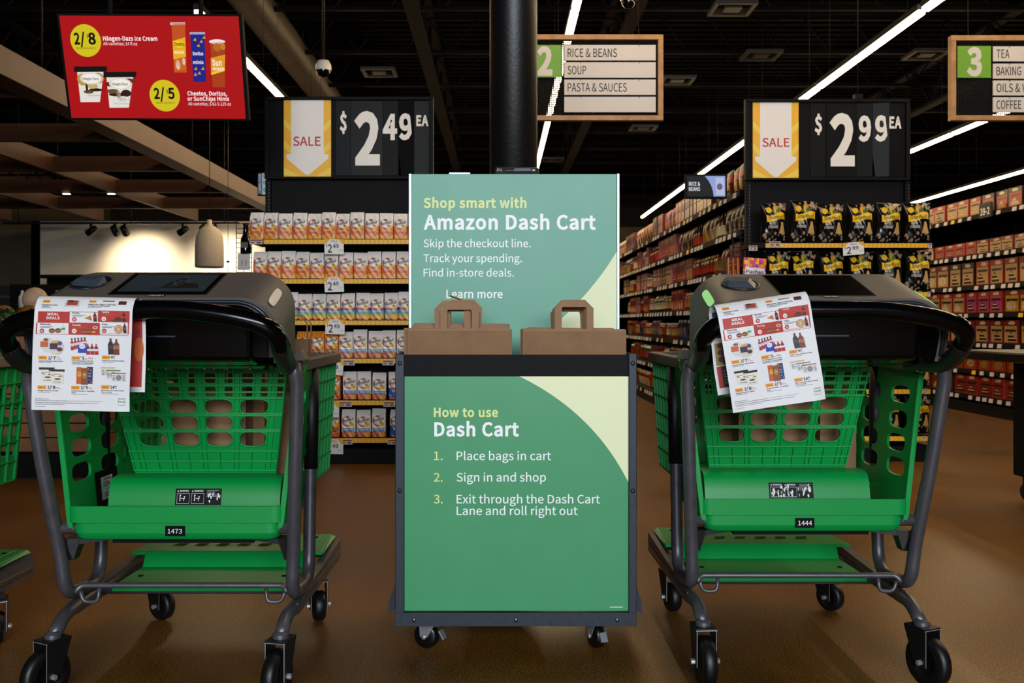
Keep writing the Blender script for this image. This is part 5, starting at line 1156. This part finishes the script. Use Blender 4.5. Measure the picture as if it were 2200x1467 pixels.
# paper bags standing open inside the carts
def open_bag(loc, w, d, h, label, rz=0., flap=0.):
    b = MB(); t = .0015
    for k, (q0, q1) in enumerate((((-w/2, -d/2), (w/2, -d/2)), ((w/2, -d/2), (w/2, d/2)), ((w/2, d/2), (-w/2, d/2)), ((-w/2, d/2), (-w/2, -d/2)))):
        m_ = ((q0[0]+q1[0])/2*(.93 if k % 2 else 1), (q0[1]+q1[1])/2); pts = [q0, m_, q1]; hh = h-(.0 if k % 2 else 0)
        rows = [[(x, y, z) for x, y in pts] for z in (0, h*.5, hh)]; b.sheet(rows, KRAFT, False)
        rows = [[(x*.985, y*.985, z) for x, y in pts] for z in (0, h*.5, hh)]; b.sheet(rows, KRAFT, False)
    b.poly([(-w/2, -d/2, 0.0005), (w/2, -d/2, 0.0005), (w/2, d/2, 0.0005), (-w/2, d/2, 0.0005)], KRAFT)
    t_ = thing('paper_bag', label, 'paper bag', loc, (flap, 0, rz), 'paper bags standing inside the carts'); obj('bag_body', b, t_, local=True, bev=0)
    for s in (-1, 1):
        k = MB(); y = s*d/2*.97
        for e in (((-.06, h-.04), (-.06, h+.05)), ((-.06, h+.05), (-.035, h+.075)), ((-.035, h+.075), (.035, h+.075)), ((.035, h+.075), (.06, h+.05)), ((.06, h+.05), (.06, h-.04))): k.bar((e[0][0], y-s*.003, e[0][1]), (e[1][0], y-s*.003, e[1][1]), .003, .02, KRL, up=(0, 1, 0))
        obj('bag_handle', k, t_, local=True)
for (cx, cy), nm in (((-.881, 2.64), 'left'), ((.866, 2.75), 'right')):
    s = 1 if nm == 'left' else -1
    open_bag((cx-.02*s, cy+.47, .506), .24, .1, .3, 'brown paper bag nearest the grid inside the %s cart' % nm, .04*s)
    open_bag((cx-.0, cy+.59, .506), .27, .1, .33, 'brown paper bag in the middle of the %s cart basket' % nm, -.03)
    if nm == 'right': open_bag((cx+.215, cy+.5, .506), .12, .12, .3, 'narrow brown paper bag at the side of the right cart basket', .1)
    else: open_bag((cx+.218, cy+.52, .506), .12, .14, .44, 'tall narrow brown paper bag rising above the rim of the left cart', .1)
# ---------------------------------------------------------------- sale flyers hung over the cart handles
PAPER = mat('newsprint_white', 'e9e7e8', .6, var=.02, scale=30); RED = ink('b92a20'); REDL = ink('cf4a3a'); ORG = ink('eda321'); DK = ink('2a2426'); GRY = ink('77747a')
FW, FH = .2345, .268
def front_sheet():
    mb = MB()
    def fn(d):
        def g(u, v):
            x = (u-.5)*FW; s = v*FH; R = .031
            if s < 0: a = .82-s/R; y, z = -R*math.cos(a), R*math.sin(a); n = Vector((0, -math.cos(a), math.sin(a)))
            else: y = -R*math.cos(.82)-.0135*math.sin(min(1, s/.03)*PI/2)-.004*math.sin(u*5+v*3)*min(1, s/.1)-.006*v; z = R*math.sin(.82)-s*.99; n = Vector((0, -1, 0))
            if u > .9 and v > .8: y += .03*(u-.9)*(v-.8)*8
            return Vector((x, y, z))+n*d
        return g
    mb.prect(fn(0), 0, 0, 1, 1, PAPER, 26, 34); mb.prect(fn(0), 0, -.12, 1, 0, PAPER, 26, 6)
    L1, L2, L3, L4 = fn(.0007), fn(.001), fn(.0013), fn(.0016)
    def c(x, y): v = (y-112)/1285; return ((x-165+85*v)/1122, v)
    def rect(x0, y0, x1, y1, m, L=L1):
        (u0, v0), (u1, v1) = c(x0, y0), c(x1, y1); nu = max(1, int((u1-u0)*20)); nv = max(1, int((v1-v0)*24)); mb.prect(L, u0, v0, u1, v1, m, nu, nv)
    def T(s, x, y, w, h, m=DK, L=L3, bold=.02): u, v = c(x, y); mb.text(L, s, u, v, h/1285, m, width=w/1122, bold=bold, vs=-1)
    def E_(x, y, rx, ry, m, L=L2): u, v = c(x, y); mb.pell(L, u, v, rx/1122, ry/1285, m, 20)
    def G(pts, m, L=L2): mb.ppoly(L, [c(*q) for q in pts], m)
    def sale(x, y): rect(x, y-42, x+92, y, ORG, L2); T('SALE', x+10, y-11, 72, 20, RED, L3, .02)
    # top strip
    rect(238, 118, 320, 150, ORG, L2); T('SALE', 246, 144, 64, 17, RED); T('Fresh Brand Cocktail', 235, 182, 180, 13); T('Tomatoes', 235, 198, 86, 12); rect(235, 208, 355, 214, GRY)
    rect(500, 118, 660, 190, ink('c9c2c0')); rect(520, 118, 640, 172, ink('a8453a'), L2); rect(530, 116, 590, 134, ink('2a3a2a'), L3)
    rect(768, 114, 850, 138, ORG, L2); T('SALE', 776, 134, 64, 15, RED); T('Aplenty Salsa, Organic Tortilla Chips,', 765, 166, 322, 13); T('or Organic Corn Chip Dippers', 765, 184, 250, 12); rect(765, 192, 920, 198, GRY)
    rect(925, 114, 1060, 124, ink('6a2a22'), L2); rect(1110, 116, 1198, 158, ink('5a241c'), L2)
    # meal deals block
    for (x0, y0, x1, y1) in ((200, 252, 555, 384), (885, 230, 1240, 362), (548, 376, 890, 512)): rect(x0, y0, x1, y1, RED)
    for a in ((175, 512, 1226, 517), (176, 384, 181, 516), (1221, 362, 1226, 500), (548, 248, 900, 252), (890, 496, 1226, 500)): rect(*a, RED, L2)
    T('MEAL', 308, 296, 130, 28, WHITE, L3, .035); T('DEALS', 296, 342, 152, 30, WHITE, L3, .035); rect(255, 362, 485, 367, REDL, L3)
    for s, x, y, w, m in (('Monday', 592, 272, 82, DK), ('Tuesday', 930, 256, 84, WHITE), ('Wednesday', 222, 410, 122, DK), ('Thursday', 585, 412, 98, WHITE), ('Friday', 922, 398, 64, DK)): T(s, x, y, w, 18, m); rect(x, y+14, x+150, y+19, GRY if m is DK else REDL, L3); rect(x, y+25, x+112, y+30, GRY if m is DK else REDL, L3)
    for x, y, s, b, f in ((613, 338, '$3', RED, WHITE), (948, 326, '$6', WHITE, RED), (240, 478, '$8', RED, WHITE), (607, 474, '$8', WHITE, RED), (943, 464, '$11', RED, WHITE)): E_(x, y, 26, 26, b, L3); T(s, x-15, y+10, 30, 19, f, L4, .03)
    G([(722, 322), (800, 290), (815, 350)], ink('c98a3a')); 
    for x, y in ((770, 325), (790, 310), (795, 338)): E_(x, y, 8, 8, ink('a5372a'), L3)
    def cola(x, y, w, h, a='2a1412', lab='b02a22'): G([(x, y+h), (x-w/2, y+h), (x-w/2, y+h*.35), (x-w*.15, y+h*.15), (x-w*.15, y), (x+w*.15, y), (x+w*.15, y+h*.15), (x+w/2, y+h*.35), (x+w/2, y+h)], ink(a), L3); rect(x-w/2, y+h*.42, x+w/2, y+h*.66, ink(lab), L4)
    cola(848, 250, 38, 110); cola(1180, 245, 38, 108); cola(1183, 372, 36, 115); cola(484, 392, 40, 108, 'd6e4da', '4a9a5a')
    E_(1110, 330, 42, 26, ink('4a2418')); E_(1085, 345, 60, 9, ink('5a3a24'), L3); E_(1112, 443, 54, 50, ink('b98a54')); E_(1112, 443, 44, 40, ink('d8b784'), L3)
    for k in range(9): E_(1112+30*math.cos(k*2.3), 443+26*math.sin(k*2.3), 7, 6, ink('a0622e'), L4)
    for x, y in ((355, 475), (425, 472), (715, 478), (775, 476)): E_(x, y, 36, 28, ink('7a4424')); rect(x-28, y, x+28, y+8, ink('c98a4a'), L3)
    E_(845, 430, 28, 18, ink('e6dcc6'), L3); E_(845, 430, 18, 10, ink('8a5a2a'), L4); E_(825, 482, 20, 10, ink('d8b84a'), L3)
    # first product row
    E_(300, 640, 75, 88, ink('d9d4d0')); E_(405, 665, 78, 88, ink('d0c9c6'), L3); rect(222, 600, 308, 665, ink('c9632f'), L4); rect(328, 620, 412, 690, ink('40264e'), L4); rect(350, 592, 418, 620, ink('e0a52c'), L4); E_(435, 690, 32, 24, ink('5a2a1c'), L4); E_(370, 728, 40, 20, ink('ded2b2'), L4); E_(440, 620, 25, 25, ink('5a4a7a'), L4); E_(285, 580, 30, 16, ink('8a4a2a'), L4)
    for i in range(5): cola(575+i*36, 562+(-4)*i, 34, 135-8*i, 'b0283a', 'd8cfd4'); rect(567+i*36, 560-4*i, 583+i*36, 576-4*i, ink('1a1416'), L4)
    rect(640, 640, 740, 726, ink('2544a8'), L4); E_(688, 650, 34, 30, ink('dfe4f0'), fn(.0018)); T('smart', 668, 655, 40, 10, ink('2544a8'), fn(.0021))
    for i in range(3): cola(748+i*48, 618, 44, 128, 'b3202c', 'e9e2e2'); rect(730+i*48, 668, 766+i*48, 678, ink('1a1416'), fn(.0019))
    cola(1012, 552, 64, 186, '2c2422', '4a3a34'); cola(1078, 556, 66, 186, '7a3a26', 'a87a5a'); rect(1000, 552, 1024, 572, ink('9a2a22'), fn(.0019)); E_(1078, 668, 26, 24, ink('8a3a2a'), fn(.0019)); T('CALIFIA', 1052, 668, 50, 9, ink('e4d4c0'), fn(.0021))
    sale(192, 810); T('2/', 300, 806, 42, 34, DK, L3, .03); T('$', 343, 786, 8, 13); T('7', 355, 806, 30, 34, DK, L3, .03); T('Amazon Kitchen Snack Boxes', 190, 834, 272, 13); rect(190, 843, 330, 848, GRY); rect(392, 778, 428, 783, REDL); rect(392, 800, 450, 805, REDL)
    sale(560, 808); T('$', 660, 780, 10, 14); T('3', 673, 802, 26, 34, DK, L3, .03); T('OFF', 704, 802, 28, 11); T('6-Pack Powerade or 6-Pack', 560, 826, 240, 13); T('Smartwater or Vitaminwater', 560, 848, 248, 13); rect(562, 856, 790, 862, GRY); rect(742, 780, 798, 785, REDL); rect(742, 792, 800, 797, REDL)
    sale(905, 794); T('$', 998, 768, 9, 13); T('4', 1010, 784, 20, 30, DK, L3, .03); T('19', 1031, 770, 26, 17); T('each', 1032, 788, 26, 8); T('Califia Farms Cold Brew Coffee', 903, 817, 262, 13); rect(903, 828, 1040, 833, GRY)
    # second product row
    for x, y, w, sp in ((195, 905, 170, ('7a4a32', '3a2018')), (303, 925, 172, ('b98f4a', '2a1c14'))):
        L = L2 if x < 250 else L4
        G([(x+10, y+18), (x+w-10, y+18), (x+w-22, y+165), (x+22, y+165)], ink('e8dfd2'), L); E_(x+50, y+60, 26, 18, ink(sp[0]), L3 if x < 250 else fn(.0019)); E_(x+120, y+75, 30, 10, ink(sp[0]), L3 if x < 250 else fn(.0019)); E_(x+90, y+110, 36, 9, ink(sp[1]), L3 if x < 250 else fn(.0019))
        rect(x, y-4, x+w, y+22, ink('221a1c'), fn(.0021)); E_(x+w/2, y+52, 52, 22, ink('f2ece0'), fn(.0021)); T('Häagen-Dazs', x+w/2-42, y+57, 84, 12, DK, fn(.0024)); T('ICE CREAM', x+45, y+148, 80, 10, DK, fn(.0024))
    rect(610, 892, 672, 1088, ink('c9582a')); rect(725, 886, 784, 1084, ink('24306a')); rect(665, 895, 730, 1095, ink('8a4a22'), L3); E_(697, 895, 34, 9, ink('e4dcd4'), L4); E_(640, 975, 26, 30, ink('e0a92a'), L3); E_(697, 985, 26, 40, ink('b07a3a'), L4); T('Sun', 682, 985, 30, 14, ink('f0e2c8'), fn(.0019)); T('Doritos', 733, 968, 42, 10, WHITE); T('minis', 735, 998, 38, 10, WHITE); T('Cheetos', 618, 972, 46, 11, DK, L4)
    for x, y in ((745, 910), (768, 925), (750, 1035), (770, 1060)): G([(x-8, y+6), (x+9, y+8), (x+2, y-9)], ink('d8942a'), L3)
    for x, y, k in ((886, 890, 'd8a53a'), (948, 920, '3a8a4a'), (1012, 950, 'b83a3a')):
        L = {886: L1, 948: L2, 1012: L3}[x]; L_ = fn({886: .0009, 948: .0012, 1012: .0016}[x]); G([(x, y), (x+170, y-4), (x+172, y+100), (x+2, y+96)], ink('dcd9d8'), L); G([(x-2, y), (x+172, y-4), (x+172, y+8), (x-2, y+12)], ink(k), L_); E_(x+85, y+55, 34, 34, ink('8a8688'), L_); lettering = 0
        for j in range(4): rect(x+12, y+30+j*16, x+42, y+36+j*16, DK, L_); rect(x+130, y+30+j*16, x+160, y+36+j*16, DK, L_)
    sale(165, 1154); T('2/', 272, 1150, 44, 36, DK, L3, .03); T('$', 318, 1128, 9, 14); T('8', 330, 1150, 32, 36, DK, L3, .03); T('Häagen-Dazs Ice Cream', 163, 1177, 228, 14); rect(163, 1188, 300, 1193, GRY); rect(370, 1130, 400, 1135, REDL); rect(370, 1145, 430, 1150, REDL)
    sale(540, 1152); T('2/', 645, 1146, 44, 36, DK, L3, .03); T('$', 691, 1124, 9, 14); T('5', 702, 1146, 28, 36, DK, L3, .03); T('Cheetos, Doritos, or SunChips', 540, 1175, 264, 13); T('Minis', 540, 1196, 46, 13); rect(540, 1205, 720, 1210, GRY); rect(738, 1125, 765, 1130, REDL); rect(738, 1140, 790, 1145, REDL)
    sale(888, 1138); T('$', 985, 1112, 10, 14); T('14', 997, 1134, 44, 34, DK, L3, .03); T('09', 1043, 1116, 28, 18); T('each', 1045, 1134, 26, 8); T('White Claw Hard Seltzer Variety', 888, 1160, 268, 13); T('Pack, 12 Pack', 888, 1181, 125, 13); rect(888, 1192, 1090, 1197, GRY)
    T('Open Daily, 7 AM - 10 PM.', 127, 1272, 160, 9); T('For store locations, hours, and other information visit', 127, 1291, 400, 8); rect(535, 1284, 900, 1288, GRY); T('Prices good in store at the following stores Wednesday through Tuesday.', 127, 1315, 560, 9); rect(690, 1308, 850, 1313, GRY); rect(127, 1328, 455, 1332, GRY); rect(127, 1353, 240, 1357, GRY)
    T('amazon', 1085, 1255, 82, 17, DK, L3, .0); T('fresh', 1080, 1296, 86, 30, ink('5a9a3a'), L3, .01)
    u, v = c(1118, 1305); pts = [(u+.044*math.cos(a), v+.018*math.sin(a)) for a in [PI*.08+PI*.84*k/10 for k in range(11)]]; mb.ppoly(L3, pts+[(u+.042*math.cos(a), v+.013*math.sin(a)) for a in [PI*.92-PI*.84*k/10 for k in range(11)]], ink('5a9a3a'))
    return mb
def back_sheet(dx, kind):
    """the leaf hanging behind the handle, printed on the side that shows past the front leaf"""
    mb = MB(); R = .031
    def fn(d):
        def g(u, v):
            s = v*FH*.93; x = (u-.5)*FW+dx*min(1, .25+v)
            if s < .03: a = PI*.5+(s/.03)*.9; y, z = -R*math.cos(a), R*math.sin(a)
            else: y = R*math.sin(.9)+.003+.006*math.sin(v*5); z = R*math.cos(.9)-(s-.03)
            return Vector((x, y-d, z))
        return g
    mb.prect(fn(0), 0, 0, 1, 1, PAPER, 10, 26); L, L2 = fn(.0008), fn(.0012)
    if kind == 'right':
        mb.prect(L, .03, .14, .965, .24, ink('2a3f7a'), 6, 3); mb.prect(L, .03, .25, .965, .95, RED, 6, 14); mb.prect(L2, .9, .62, .96, .66, WHITE); mb.pell(L2, .93, .58, .05, .12, ink('c9622a'), 18); mb.text(L2, 'MENU', .94, .5, .045, DK, width=.12, rot=PI/2, vs=-1)
    else:
        mb.prect(L, .03, .1, .97, .2, ink('24345c'), 6, 3); mb.prect(L, .03, .21, .97, .46, ink('c9c4c8'), 6, 6); mb.prect(L, .03, .47, .97, .7, ink('a0863a'), 6, 5); mb.prect(L, .03, .71, .97, .93, ink('231c1c'), 6, 5); mb.prect(L2, .03, .71, .08, .93, RED, 1, 5)
        for i in range(6): mb.pell(L2, .1+.05*(i % 2), .5+.035*i, .045, .03, ink('4a2c18'), 14)
        mb.prect(L2, .06, .3, .2, .42, ink('2c2a30')); lettering_block(mb, L2, .1, .75, .3, .9, 5, GRY, 3)
    return mb
def flyer(label, loc, rot, dx, kind):
    t = thing('sale_flyer', label, 'flyer', loc, rot)
    obj('front_page', front_sheet(), t, local=True); obj('back_page', back_sheet(dx, kind), t, local=True)
flyer('white and red sale flyer hanging straight over the left cart handle', (-.881-.116, 2.64-.216, 1.0305), (0, .02, 0), .014, 'right')
flyer('white and red sale flyer hanging askew over the right cart handle', (.866-.2, 2.75-.216, 1.03), (0, -.15, 0), -.018, 'left')
